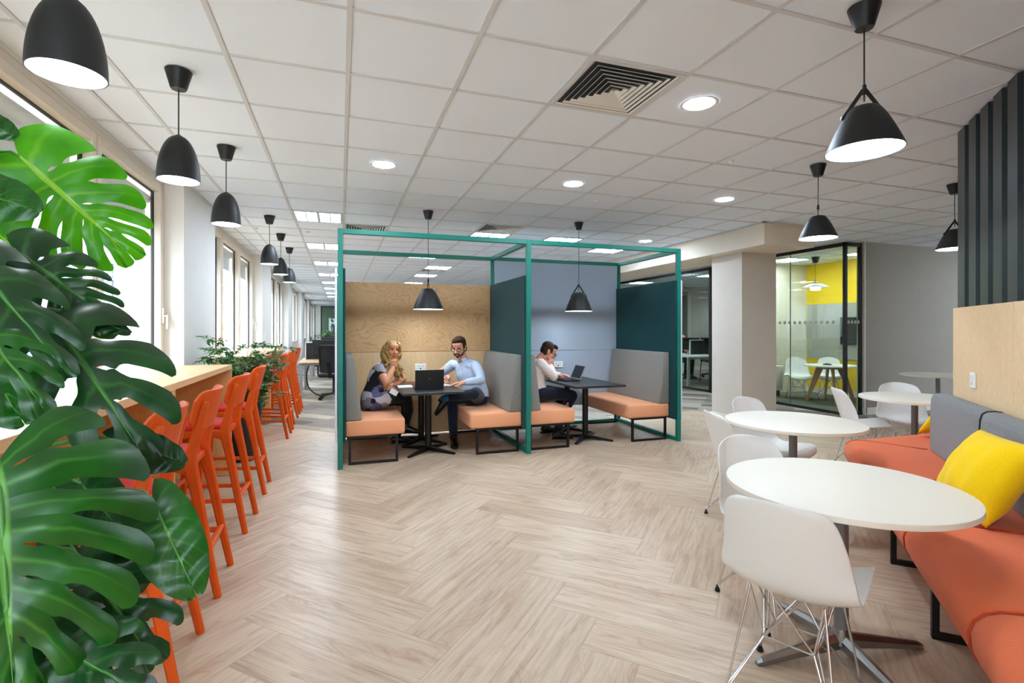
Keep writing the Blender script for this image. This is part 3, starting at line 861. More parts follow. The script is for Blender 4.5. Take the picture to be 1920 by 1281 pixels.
def booth_table(name, label):
    root = thing(name, label, 'table', group='black booth tables')
    m = MB(); m.box((-.335, -.62, .694), (.335, .62, .72), .003); m.build('tabletop', M['black_tabletop'], root, smooth=0)
    for y in (-.20, .34):
        m = MB(); m.cyl((0, y, .03), (0, y, .694), .037, n=24); m.box((-.16, y-.16, .686), (.16, y+.16, .694))
        col = m.build('column', M['black_metal'], root)
        m = MB()
        for i in range(4):
            a = PI/4+i*PI/2; d = Vector((math.cos(a), math.sin(a), 0)); p = Vector((0, y, 0)); n = Vector((-d.y, d.x, 0))
            vs = [p+n*.028+Vector((0,0,.062)), p-n*.028+Vector((0,0,.062)), p+d*.36-n*.016+Vector((0,0,.018)), p+d*.36+n*.016+Vector((0,0,.018)),
                  p+n*.028+Vector((0,0,.02)), p-n*.028+Vector((0,0,.02)), p+d*.36-n*.016, p+d*.36+n*.016]
            m.poly(vs, [(0,1,2,3), (7,6,5,4), (0,3,7,4), (1,5,6,2), (2,6,7,3), (0,4,5,1)])
        m.build('star_base', M['black_metal'], root, smooth=0)
    return root
bt = booth_table('booth_table', 'black topped table between the two colleagues in the left booth'); bt.location = (.955, 6.01, 0)
place_copy(bt, (2.955, 6.01, 0), 0, 'black topped table with the open laptop in the right booth')
# ================================================================== FURNITURE
def loft(mb, pts, ws, up=(1, 0, 0), c=.25):
    """bar of rectangular section with chamfered corners; ws list of (w along up, h)"""
    pts = [Vector(p) for p in pts]; rings = []
    for i, p in enumerate(pts):
        d = (pts[min(i+1, len(pts)-1)]-pts[max(i-1, 0)]).normalized()
        a = Vector(up); a = (a-d*a.dot(d)).normalized(); b = d.cross(a)
        w, h = ws[i][0]/2, ws[i][1]/2; k = c*min(w, h)*2
        rings.append([mb.bm.verts.new(p+a*x+b*y) for x, y in ((w-k,-h),(w,-h+k),(w,h-k),(w-k,h),(-w+k,h),(-w,h-k),(-w,-h+k),(-w+k,-h))])
    for A, B in zip(rings, rings[1:]):
        for k in range(8):
            l = (k+1) % 8
            mb.bm.faces.new((A[k], A[l], B[l], B[k]))
    mb.bm.faces.new(rings[0][::-1]); mb.bm.faces.new(rings[-1])

def bar_stool(name, label, group):
    root = thing(name, label, 'bar stool', group=group)
    W = M['orange_wood']
    for s in (-1, 1):
        m = MB()
        P = spline([(s*.192, -.245, 0), (s*.184, -.198, .25), (s*.174, -.150, .52), (s*.167, -.116, .69), (s*.166, -.122, .76), (s*.166, -.155, .90), (s*.167, -.183, 1.012)], 5)
        tb = [(0, .034), (.3, .044), (.55, .054), (.66, .064), (.72, .062), (.78, .048), (.9, .043), (1.03, .038)]
        def wz(z):
            for (z0, w0), (z1, w1) in zip(tb, tb[1:]):
                if z <= z1: return w0+(w1-w0)*(z-z0)/(z1-z0)
            return .038
        ws = [(.034, wz(p.z)) for p in P]
        P.append(P[-1]+Vector((0, -.003, .012))); ws.append((.02, .022))
        loft(m, P, ws, c=.30)
        g_ = [(-.150, .555), (-.118, .62), (-.085, .652), (-.045, .667), (.01, .672), (.01, .706), (-.11, .712), (-.135, .66)]
        m.prism(g_, s*.167-.0155, s*.167+.0155, M=Matrix(((0,0,1,0),(1,0,0,0),(0,1,0,0),(0,0,0,1))), bevel=.003)
        m.build('rear_leg', W, root, smooth=40)
        m = MB()
        P = spline([(s*.185, .235, 0), (s*.176, .225, .35), (s*.170, .208, .60), (s*.168, .180, .672), (s*.167, .12, .690)], 4)
        loft(m, P, [(.034, .034 + .016*min(1, p.z/.66)) for p in P])
        m.build('front_leg', W, root, smooth=40)
        m = MB(); loft(m, spline([(s*.167, .15, .690), (s*.167, .02, .694), (s*.167, -.09, .690), (s*.167, -.12, .665)], 4), [(.034, .045)]*13)
        m.build('side_rail', W, root, smooth=40)
        m = MB(); loft(m, [(s*.178, -.20, .225), (s*.178, .220, .255)], [(.02, .03)]*2); m.build('foot_rail', W, root, smooth=40)
    m = MB(); loft(m, [(-.175, -.198, .245), (.175, -.198, .245)], [(.03, .03)]*2, up=(0, 0, 1)); m.build('foot_rail', W, root, smooth=40)
    m = MB(); loft(m, [(-.175, .222, .305), (.175, .222, .305)], [(.03, .03)]*2, up=(0, 0, 1)); m.build('foot_rail', W, root, smooth=40)
    for yy, hh in ((-.105, .04), (.17, .04)):
        m = MB(); loft(m, [(-.165, yy, .685), (.165, yy, .685)], [(hh, .028)]*2, up=(0, 0, 1)); m.build('cross_rail', W, root, smooth=40)
    def sq(r, n=28, e=3.2):
        return [(r*math.copysign(abs(math.cos(a))**(2/e), math.cos(a)), r*math.copysign(abs(math.sin(a))**(2/e), math.sin(a))) for a in [2*PI*i/n for i in range(n)]]
    m = MB(); m.prism([(x_, y_+.062) for x_, y_ in sq(.182)], .703, .715, bevel=.003); m.build('seat_base', W, root, smooth=40)
    m = MB()
    rings = []
    for r, z in ((.188, .716), (.192, .728), (.186, .742), (.16, .751), (.10, .756), (0.02, .757)):
        rings.append([m.bm.verts.new((x, y+.062, z)) for x, y in sq(r*.935)])
    for A, B in zip(rings, rings[1:]):
        for k in range(28): m.bm.faces.new((A[k], A[(k+1) % 28], B[(k+1) % 28], B[k]))
    m.bm.faces.new(rings[-1]); m.bm.faces.new(rings[0][::-1]); m.build('seat_pad', M['red_vinyl'], root, smooth=60)
    # bent ply backrest, in front of the uprights
    m = MB()
    def surf(u, v):
        a = (u*2-1); x = .205*a
        vv = v*2-1
        ex = max(0, abs(a)-.70)/.30
        z = .975 + (.102*(1-.48*ex**3))*vv
        y = -.178 - .235*(z-.86) + .075*abs(a)**2.1
        return Vector((x, y, z))
    g = m.grid(surf, 24, 8)
    o = m.build('backrest', W, root, smooth=60)
    sd = o.modifiers.new('t', 'SOLIDIFY'); sd.thickness = .016; sd.offset = 0
    bv = o.modifiers.new('b', 'BEVEL'); bv.width = .004; bv.segments = 2; bv.limit_method = 'ANGLE'
    return root
SL = ['orange bar stool nearest the camera, half covered by the monstera leaves', 'orange bar stool with red seat, second from the monstera',
      'orange bar stool with red seat, third from the monstera', 'orange bar stool at the far end of the near counter, beside the shrub pot',
      'orange bar stool nearest the shrub, at the far counter', 'second orange bar stool from the shrub at the far counter',
      'third orange bar stool from the shrub at the far counter', 'last orange bar stool at the far counter, nearest the desks']
SY = [2.48, 3.18, 4.07, 4.915, 7.21, 7.83, 8.78, 9.46]
st = bar_stool('bar_stool', SL[0], 'orange bar stools along the near counter')
st.location = (-.855, SY[0], 0); st.rotation_euler = (0, 0, PI/2)
for i in range(1, 8):
    place_copy(st, (-.855 if i < 4 else -.875, SY[i], .0 if SY[i] < 8.0 else .004), PI/2 + (.0, .03, -.03, .02, -.02, .03, 0, .02)[i], SL[i],
               None if i < 4 else 'orange bar stools along the far counter')

def counter(label, y0, y1, group):
    root = thing('bar_counter', label, 'counter', (-1.275, y0, 0), group=group); L = y1-y0
    x0, x1 = -.29, .29
    m = MB(); m.box((x0, 0, 1.016), (x1, L, 1.06), .002); m.build('worktop', M['ply_counter'], root, smooth=0)
    for y in (0, L-.03):
        m = MB(); m.box((x0+.03, y+.001, 0.004), (x1-.001, y+.029, 1.0155)); m.build('end_panel', M['ply_panel'], root, smooth=0)
    m = MB(); m.box((x0+.10, .03, .30), (x0+.125, L-.03, 1.0155)); m.build('modesty_panel', M['ply_panel'], root, smooth=0)
    m = MB(); m.box((x0+.13, .10, .78), (x0+.20, .28, .88), .004); m.build('cable_tray', M['grey_plastic'], root, smooth=0)
    return root
counter('birch ply bar counter unit nearest the camera, behind the monstera', 1.88, 3.672, 'birch bar counter units')
counter('birch ply bar counter unit ending beside the shrub pot', 3.676, 5.468, 'birch bar counter units')
counter('birch ply bar counter unit just beyond the shrub', 6.93, 8.318, 'birch bar counter units')
counter('birch ply bar counter unit farthest along the windows', 8.322, 10.1, 'birch bar counter units')

# ---- shell chairs
def shell_chair(name, label, group=None):
    root = thing(name, label, 'chair', group=group)
    spine = spline([(.270, .378), (.268, .404), (.248, .430), (.20, .440), (.09, .426), (-.04, .412), (-.125, .424), (-.182, .468), (-.215, .545), (-.245, .645), (-.278, .745), (-.300, .812)], 4)
    spine = [(p[0], p[1]) for p in [tuple(q) for q in [Vector((a[0], a[1], 0)) for a in spine]]]
    n = len(spine)
    def wid(t):
        pts = [(0, .080), (.02, .118), (.05, .158), (.10, .192), (.2, .222), (.38, .232), (.55, .238), (.7, .226), (.80, .211), (.87, .196), (.93, .179), (.965, .162), (.988, .144), (1, .122)]
        for (a, p), (b, q) in zip(pts, pts[1:]):
            if t <= b: return p+(q-p)*(t-a)/(b-a)
        return pts[-1][1]
    def surf(u, v):
        f = v*(n-1); i = min(int(f), n-2); fr = f-i
        y = spine[i][0]*(1-fr)+spine[i+1][0]*fr; z = spine[i][1]*(1-fr)+spine[i+1][1]*fr
        a = u*2-1
        seat = max(0, 1-v/.55); back = max(0, min(1, (v-.40)/.35))
        x = a*wid(v)
        z += .042*(1-back)*abs(a)**2.3*min(1, v/.18) + .05*back*(1-back)*abs(a)**2
        y += .085*back*abs(a)**2.2*(1-.35*max(0, v-.8)/.2)
        # soften front and top corners
        if v > .9: z -= .012*((v-.9)/.1)*a*a
        if v < .10: y -= .05*(1-v/.10)*abs(a)**2.5
        return Vector((x, y, z))
    m = MB(); m.grid(surf, 20, 40)
    o = m.build('seat_shell', M['white_plastic'], root, smooth=180)
    sd = o.modifiers.new('t', 'SOLIDIFY'); sd.thickness = .007; sd.offset = -1
    sb = o.modifiers.new('s', 'SUBSURF'); sb.levels = 1; sb.render_levels = 1
    m = MB(); r = .0046
    mt = {(sx, sy): Vector((sx*.125, sy*.115+.005, .421)) for sx in (-1, 1) for sy in (-1, 1)}
    ft = {(sx, sy): Vector((sx*.185, sy*.20-.01, .014)) for sx in (-1, 1) for sy in (-1, 1)}
    nd = {(sx, sy): Vector((sx*.085, sy*.070-.01, .225)) for sx in (-1, 1) for sy in (-1, 1)}
    for k in mt:
        sx, sy = k
        m.cyl(ft[k], mt[k], r, n=8); m.cyl(ft[k]+Vector((0, 0, .012)), nd[k], r*.9, n=8)
        m.cyl(ft[k]+Vector((0, 0, .03)), nd[(sx, -sy)]*.35+nd[k]*.65, r*.8, n=8)
        m.cyl(nd[k], mt[(-sx, sy)]*.72+mt[k]*.28, r*.85, n=8); m.cyl(nd[k], mt[(sx, -sy)]*.75+mt[k]*.25, r*.85, n=8)
        m.cyl(mt[k], nd[k]+Vector((0, 0, .0)), r*.85, n=8)
    for a, b in (((-1, -1), (1, -1)), ((-1, 1), (1, 1)), ((-1, -1), (-1, 1)), ((1, -1), (1, 1))):
        m.cyl(nd[a], nd[b], r*.9, n=8)
    m.build('wire_base', M['chrome'], root, smooth=60)
    for k in ft:
        m = MB(); p = ft[k]; m.lathe([(0, -.014), (.013, -.014), (.014, -.008), (.008, .006), (.007, .018), (0, .018)], c=p, n=14); m.build('glide', M['rubber'], root, smooth=60)
    return root
def face_dir(f): return math.atan2(f[1], f[0]) - PI/2
ch = shell_chair('shell_chair', 'white shell chair nearest the camera, back turned, on chrome wire legs', 'white shell chairs at the cafe tables')
CH = [((1.645, 1.487), (.89, .46), None), ((2.06, 1.975), (-.15, -.99), 'white shell chair behind the near chair, tucked under the front white table'),
      ((2.78, 2.93), (.96, -.27), 'white shell chair at far left of the tables, seen from behind, facing the second table'),
      ((3.32, 3.24), (.10, -.995), 'white shell chair in front of the beige pillar, turned sideways at the second table'),
      ((4.97, 3.66), (.82, -.57), 'white shell chair seen side on in front of the meeting room glass'),
      ((5.62, 3.71), (-.66, -.75), 'white shell chair facing the camera behind the third table, by the grey wall')]
ch.location = (CH[0][0][0], CH[0][0][1], 0); ch.rotation_euler = (0, 0, face_dir(CH[0][1]))
for (p, f, l) in CH[1:]: place_copy(ch, (p[0], p[1], .0), face_dir(f), l)
place_copy(ch, (8.75, 7.82, .007), face_dir((-.6, -.8)), 'white shell chair at left of the round table inside the meeting room', 'white shell chairs in the meeting room')
place_copy(ch, (9.34, 7.62, .007), face_dir((-.75, -.66)), 'white shell chair behind the round table, in front of the yellow wall', 'white shell chairs in the meeting room')

# ---- white pedestal tables
def cafe_table(name, label):
    root = thing(name, label, 'table', group='round white pedestal tables')
    m = MB(); m.lathe([(0, .736), (.447, .736), (.4525, .734), (.4535, .730), (.4535, .714), (.450, .711), (0, .711)], n=96); m.build('tabletop', M['table_white'], root, smooth=30)
    m = MB(); m.cyl((0, 0, .09), (0, 0, .705), .0275, n=32); m.lathe([(0, .7108), (.14, .7108), (.14, .705), (.03, .70)], n=32); m.build('column', M['steel_grey'], root)
    m = MB(); m.lathe([(0, .125), (.030, .125), (.036, .10), (.04, .06), (0, .05)], n=32); m.build('hub', M['cast_alu'], root, smooth=50)
    for i in range(4):
        m = MB(); d = Vector((math.cos(i*PI/2), math.sin(i*PI/2), 0)); nn = Vector((-d.y, d.x, 0))
        secs = []
        for t, w, zt, zb in ((.02, .024, .105, .045), (.20, .020, .066, .026), (.375, .015, .030, .003), (.395, .010, .018, .002)):
            p = d*t
            secs.append([m.bm.verts.new(p+nn*a*w+Vector((0, 0, z))) for a, z in ((-1, zb), (1, zb), (1, zb*.4+zt*.6), (.35, zt), (-.35, zt), (-1, zb*.4+zt*.6))])
        for A, B in zip(secs, secs[1:]):
            for k in range(6): m.bm.faces.new((A[k], A[(k+1) % 6], B[(k+1) % 6], B[k]))
        m.bm.faces.new(secs[0][::-1]); m.bm.faces.new(secs[-1])
        m.build('base_arm', M['cast_alu'], root, smooth=0)
    return root
ct = cafe_table('cafe_table', 'round white pedestal table nearest the camera, in front of the orange sofa'); ct.location = (2.03, 1.60, 0); ct.rotation_euler = (0, 0, -.18)
place_copy(ct, (3.10, 2.815, 0), 1.2, 'round white pedestal table at the far end of the orange sofa, second from the camera')
place_copy(ct, (5.28, 3.40, 0), .86, 'round white pedestal table behind the grey sofa back, third from the camera')
place_copy(ct, (8.24, 4.99, .004), .2, 'round white pedestal table against the grey wall, farthest from the camera')

# ---- modular sofa round the end of the diagonal partition
CR = Vector((3.925, 3.071, 0))
def sta_diag(s, k0=.854):
    return lambda q, z: Vector(dg(s, k0+q/R2, z))
def sta_mitre(): return lambda q, z: Vector((CR.x+.4142*q*1.0, CR.y-q, z)) + Vector((0, 0, 0))
def sta_far(x): return lambda q, z: Vector((x, CR.y-q, z))
def sweep(mb, prof, stations, O):
    rings = [[mb.bm.verts.new(f(q, z)-O) for q, z in prof] for f in stations]
    n = len(prof)
    for A, B in zip(rings, rings[1:]):
        for k in range(n): mb.bm.faces.new((A[k], A[(k+1) % n], B[(k+1) % n], B[k]))
    mb.bm.faces.new(rings[0][::-1]); mb.bm.faces.new(rings[-1])
SEATP = [(.60, .285), (.60, .497), (.40, .503), (.20, .506), (.13, .503), (.08, .497), (.04, .481), (.012, .452), (.0, .41), (.004, .365), (.022, .325), (.05, .298), (.09, .285)]
BACKP = [(.515, .508), (.512, .56), (.514, .80), (.518, .88), (.527, .912), (.545, .926), (.575, .930), (.610, .928), (.622, .92), (.622, .508)]
def inset(prof, d):
    cx = sum(p[0] for p in prof)/len(prof); cz = sum(p[1] for p in prof)/len(prof)
    return [(q+(d if q < cx else -d), z+(d if z < cz else -d)) for q, z in prof]
def soft(stations_fn, s0, s1):
    """stations with slightly tucked ends"""
    return None
def sofa_unit(label, s0, s1):
    O = Vector(dg((s0+s1)/2, .854+.6, 0)); O.z = 0
    root = thing('sofa_module', label, 'sofa', tuple(O), group='orange and grey sofa modules along the partition')
    g = .004
    for name, prof, mt in (('seat', SEATP, 'sofa_orange'), ('backrest', BACKP, 'sofa_grey')):
        m = MB()
        t = [(s0+g, .012), (s0+g+.008, .003), (s0+g+.025, 0), (s1-g-.025, 0), (s1-g-.008, .003), (s1-g, .012)]
        rings = []
        for s, d in t:
            f = sta_diag(s); rings.append([m.bm.verts.new(f(q, z)-O) for q, z in inset(prof, d)])
        n = len(prof)
        for A, B in zip(rings, rings[1:]):
            for k in range(n): m.bm.faces.new((A[k], A[(k+1) % n], B[(k+1) % n], B[k]))
        m.bm.faces.new(rings[0][::-1]); m.bm.faces.new(rings[-1])
        o = m.build(name, M[mt], root, smooth=60)
        p = MB(); f = sta_diag(s1-g-.002)
        pl = [f(q, z)-O for q, z in (prof[1:] if name == 'seat' else prof[:-1])]
        p.tube(pl, .0042, n=6); p.build('piping', M['piping' if name == 'seat' else 'gasket'], o, smooth=60)
    m = MB(); s = s1-.085
    for a, b in (((s-.015, s+.015), (.085, .565, 0, .028)), ((s-.015, s+.015), (.085, .565, .257, .285)), ((s-.015, s+.015), (.085, .113, 0, .285)), ((s-.015, s+.015), (.537, .565, 0, .285))):
        t = MB(); dbox(t, a[0], a[1], .854+b[0]/R2, .854+b[1]/R2, b[2], b[3], .002)
        me = bpy.data.meshes.new('t'); t.bm.to_mesh(me); m.bm.from_mesh(me); t.bm.free(); bpy.data.meshes.remove(me)
    bmesh.ops.translate(m.bm, vec=-O, verts=m.bm.verts)
    m.build('sled_leg', M['black_metal'], root, smooth=0)
    return root
sofa_unit('orange and grey sofa module with the big yellow cushion, at right edge', 2.995, 3.80)
sofa_unit('orange sofa module nearest the camera, cut by the right edge of the frame', 2.15, 2.99)
sofa_unit('orange sofa module next to the nearest one, mostly outside the frame', 1.30, 2.145)
O = CR.copy(); O.z = 0
sc_ = thing('sofa_module', 'orange corner sofa module wrapping the end of the partition, shaded by the table', 'sofa', tuple(O), group='orange and grey sofa modules along the partition')
for name, prof, mt in (('seat', SEATP, 'sofa_orange'), ('backrest', BACKP, 'sofa_grey')):
    m = MB(); sweep(m, prof, [sta_diag(3.805), sta_mitre(), sta_far(6.0)], O); o = m.build(name, M[mt], sc_, smooth=50)
    p = MB(); f = sta_mitre(); pr = SEATP[1:8] if name == 'seat' else []
    if name == 'seat':
        pr = [(.50, .506)]+SEATP[2:8]
        p.tube([f(q, z+.0005)-O for q, z in pr], .004, n=6)
        p.build('piping', M['piping'], o, smooth=60)
m = MB()
for xs in (4.6, 5.9):
    m.box((xs-.015, CR.y-.565, 0), (xs+.015, CR.y-.085, .028)); m.box((xs-.015, CR.y-.113, .028), (xs+.015, CR.y-.085, .285)); m.box((xs-.015, CR.y-.565, .028), (xs+.015, CR.y-.537, .285))
bmesh.ops.translate(m.bm, vec=-O, verts=m.bm.verts); m.build('sled_leg', M['black_metal'], sc_, smooth=0)
def tray_cushion(label, loc, R, w=.43, h=.43, t=.085):
    def side(sg):
        def f(u, v):
            a, b = u*2-1, v*2-1
            k = (1-abs(a)**2.6)*(1-abs(b)**2.6)
            px = a*w/2*(1-.07*(1-abs(a))*0 - .08*(1-b*b)*abs(a)**1 * .6)
            py = b*h/2*(1-.08*(1-a*a)*abs(b)*.6)
            wr = .006*math.sin(9*a+4*b)*math.sin(5*b-3*a)*(k**.5)
            return Vector((px, py, sg*(t*k**.62)+wr))
        return f
    m = MB(); m.grid(side(1), 28, 28); m.grid(side(-1), 28, 28)
    bmesh.ops.remove_doubles(m.bm, verts=m.bm.verts, dist=.0008)
    o = m.build('cushion', M['yellow_fabric'], smooth=180)
    o.matrix_world = Matrix.Translation(Vector(loc)) @ R
    return tag(o, label, 'cushion', 'yellow sofa cushions')
# cushions: local Z is the cushion's thin axis
def basis(n, up, roll=0):
    n = Vector(n).normalized(); u = Vector(up); u = (u-n*u.dot(n)).normalized(); x = u.cross(n)
    return (Matrix((x, u, n)).transposed().to_4x4()) @ rz(roll)
tray_cushion('large yellow cushion leaning on the grey sofa back at right', (2.918, 1.575, .700), basis((-.72, .50, .48), (0, 0, 1), 0), .45, .42, .105)
tray_cushion('yellow cushion corner peeking out behind the grey sofa back', (4.75, 2.775, .70), basis((0, 1, .75), (0, 0, 1), .0), .44, .42, .065)

# ---- wall switch on the wood panel
Mx = Matrix(((R2, 0, -R2, 0), (R2, 0, R2, 0), (0, 1, 0, 0), (0, 0, 0, 1)))   # local x along the diagonal, y up, z out of the wall
p = dg((3.905+2.155)*R2, 1.75, 1.066)
sw = thing('wall_plate', 'white square wall plate on the pale wood panel above the sofa', 'switch plate', p)
m = MB(); m.box((-.041, -.05, 0), (.041, .05, .011), .003, M=Mx); m.build('faceplate', M['white_plastic'], sw, smooth=0)
m = MB(); m.box((-.03, -.034, .011), (.03, .034, .0125), .0006, M=Mx); m.box((-.012, .006, .0125), (.012, .03, .014), M=Mx); m.build('socket_insert', M['white_paint'], sw, smooth=0)
m = MB(); m.box((-.005, -.03, .0125), (.005, -.012, .0132), M=Mx); m.build('port', M['grey_plastic'], sw, smooth=0)

# ---- meeting room contents
rt = thing('round_table', 'round white table on splayed oak legs inside the glass meeting room', 'table', (8.85, 7.2, .007))
m = MB(); m.lathe([(0, .705), (.445, .705), (.455, .69), (.455, .683), (.44, .68), (0, .68)], n=64); m.build('tabletop', M['white_matte'], rt, smooth=40)
m = MB(); m.cyl((-.14, -.14, .66), (.14, .14, .66), .025, n=10); m.cyl((-.14, .14, .66), (.14, -.14, .66), .025, n=10); m.lathe([(0, .679), (.16, .679), (.16, .63), (0, .63)], n=24); m.build('apron', M['steel_grey'], rt)
for i in range(4):
    a = PI/4+i*PI/2+.12; m = MB(); d = Vector((math.cos(a), math.sin(a), 0)); nn = Vector((-d.y, d.x, 0))
    loft(m, [d*.17+Vector((0, 0, .672)), d*.40], [(.035, .13), (.032, .045)], up=nn); m.build('leg', M['oak_leg'], rt, smooth=30)
dv = thing('conference_phone', 'small black conference phone on the meeting room table', 'phone', (8.80, 7.22, .713))
m = MB(); m.lathe([(0, 0), (.075, 0), (.08, .01), (.04, .028), (0, .03)], n=24); m.build('body', M['black_plastic'], dv, smooth=50)
m = MB(); m.box((-.02, -.02, .029), (.02, .02, .034), .003); m.build('keypad', M['grey_plastic'], dv, smooth=0)
pl_ = thing('layered_pendant', 'white layered pendant lamp hanging inside the glass meeting room', 'pendant lamp', (8.69, 7.38, 2.75))
canopy_cord(pl_, .075, .115, .04, -.42, .003)
m = MB(); m.cyl((0, 0, -.42), (0, 0, -.475), .028, n=20); m.build('lamp_holder', M['steel_grey'], pl_)
m = MB(); m.lathe([(.03, -.47), (.09, -.478), (.16, -.505), (.215, -.54), (.222, -.548), (.218, -.55), (.15, -.515), (.08, -.49), (.03, -.482)], n=44); m.build('lamp_shade', M['white_matte'], pl_, smooth=60)
m = MB(); m.lathe([(0, -.535), (.085, -.535), (.088, -.545), (.082, -.60), (.078, -.60), (0, -.597)], n=32); m.build('inner_shade', M['dome_emit'], pl_, smooth=50)
m = MB(); m.box((9.878, 6.1, .76), (9.8999, 8.60, 1.94), .004); o = m.build('hanging_pinboard', M['grey_felt'], smooth=0); tag(o, 'grey felt pinboard across the yellow meeting room wall', 'pinboard')
tv = thing('wall_screen', 'dark wall screen on the felt board in the meeting room', 'screen', (9.877, 7.16, 1.36))
m = MB(); m.box((-.04, -.62, -.28), (-.006, .62, .28), .004); m.build('bezel', M['black_plastic'], tv, smooth=0)
m = MB(); m.box((-.0415, -.605, -.265), (-.0405, .605, .265)); m.build('display', M['screen'], tv, smooth=0)
cr = thing('credenza', 'low pale credenza along the cream meeting room wall', 'cabinet', (8.2, 8.375, .007))
m = MB(); m.box((-.5, -.22, .12), (.5, .24, .60), .003); m.build('body', M['desk_white'], cr, smooth=0)
m = MB(); m.box((-.52, -.24, .60), (.52, .24, .63), .003); m.build('worktop', M['white_matte'], cr, smooth=0)
m = MB(); m.box((-.46, -.19, 0), (.46, .2, .12)); m.build('shaded_gap', M['gasket'], cr, smooth=0)  # black block paints in the dark gap beneath the body
for s in (-1, 1):
    m = MB(); m.box((s*.25-.24, -.226, .13), (s*.25+.24, -.2205, .59), .002); d = m.build('door', M['desk_white'], cr, smooth=0)
    m = MB(); m.box((s*.04-.006, -.236, .40), (s*.04+.006, -.2262, .50), .002); m.build('handle', M['steel_grey'], d, smooth=0)
m = MB(); m.cyl((-.05, 0, .03), (.05, 0, .03), .03, n=16); m.box((-.07, -.03, 0), (.03, .03, .04), .008); o = m.build('tape_dispenser', M['red_vinyl'], loc=(8.45, 8.3, .637)); tag(o, 'small red object on the pale credenza in the meeting room', 'stationery')

# ---- laptops, papers
def laptop(name, label, loc, rz_, w, d, h, tilt, lidmat):
    root = thing(name, label, 'laptop', loc, rz_)           # hinge along local X at y=0, keyboard towards -y
    m = MB(); m.box((-w/2, -d, 0), (w/2, 0, .016), .003); b = m.build('base', M['black_plastic'], root, smooth=0)
    m = MB()
    for i in range(12):
        for j in range(5):
            m.box((-w*.44+i*w*.0735, -d*.46+j*d*.085, .0161), (-w*.44+i*w*.0735+w*.062, -d*.46+j*d*.085+d*.07, .0175))
    m.build('keyboard', M['screen'], b, smooth=0)
    R = T(0, 0, .014) @ Matrix.Rotation(-tilt, 4, 'X')
    m = MB(); m.box((-w/2, -.004, 0), (w/2, .004, h), .003, M=R); l = m.build('lid', lidmat, root, smooth=0)
    m = MB(); m.box((-w/2+.012, -.0046, .016), (w/2-.012, -.0041, h-.012), M=R); m.build('display', M['screen'], l, smooth=0)
    return root, l, R
lp, lid, R = laptop('laptop', 'black laptop seen from the back on the left booth table', (.955, 5.72, .721), PI, .325, .225, .205, .10, M['black_plastic'])
def letters(mb, x, z, h, t, y):
    """the four small capitals on the laptop lid, as strokes seen from outside (mirrored in x)"""
    S = {'A': [((0,0),(.35,1)), ((.35,1),(.7,0)), ((.17,.4),(.53,.4))], 'S': [((.6,1),(0,1)), ((0,1),(0,.5)), ((0,.5),(.6,.5)), ((.6,.5),(.6,0)), ((.6,0),(0,0))],
         'U': [((0,1),(0,0)), ((0,0),(.6,0)), ((.6,0),(.6,1))]}
    for ch_ in 'ASUS':
        for p, q in S[ch_]:
            mb.bar((x-p[0]*h, y, z+p[1]*h), (x-q[0]*h, y, z+q[1]*h), t, .0006, up=(0, 1, 0))
        x -= h*1.0
m = MB(); letters(m, .014, .098, .007, .0014, .0046)
bmesh.ops.transform(m.bm, matrix=R, verts=m.bm.verts); m.build('lid_logo', M['grey_plastic'], lid, smooth=0)
laptop('laptop', 'open grey laptop in front of the man in the right booth', (2.965, 6.12, .721), -PI/2, .30, .21, .20, .42, M['grey_plastic'])
def sheet(name, label, cat, loc, w, d, h, a, mat='paper', grp=None):
    m = MB()
    n = 5
    for i in range(n): m.box((-w/2+.002*math.sin(i*2), -d/2+.003*math.sin(i*3), h*i/n), (w/2+.002*math.sin(i*2), d/2+.003*math.sin(i*3), h*(i+.9)/n))
    o = m.build(name, M[mat], smooth=0, loc=loc); o.rotation_euler = (0, 0, a); return tag(o, label, cat, grp)
sheet('paper_stack', 'loose white papers on the table in front of the woman', 'paper', (.715, 6.02, .721), .17, .24, .010, .0)
sheet('notebook', 'open notebook under the hands of the man in the blue shirt', 'notebook', (1.16, 6.03, .721), .16, .22, .012, .12)
m = MB(); m.cyl((0, 0, 0), (.16, .0, 0), .0045, n=8); m.cyl((.16, 0, 0), (.172, 0, 0), .0045, .001, n=8); o = m.build('pencil', M['orange_wood'], loc=(.735, 6.33, .7265)); tag(o, 'orange pencil on the booth table behind the laptop', 'pencil')

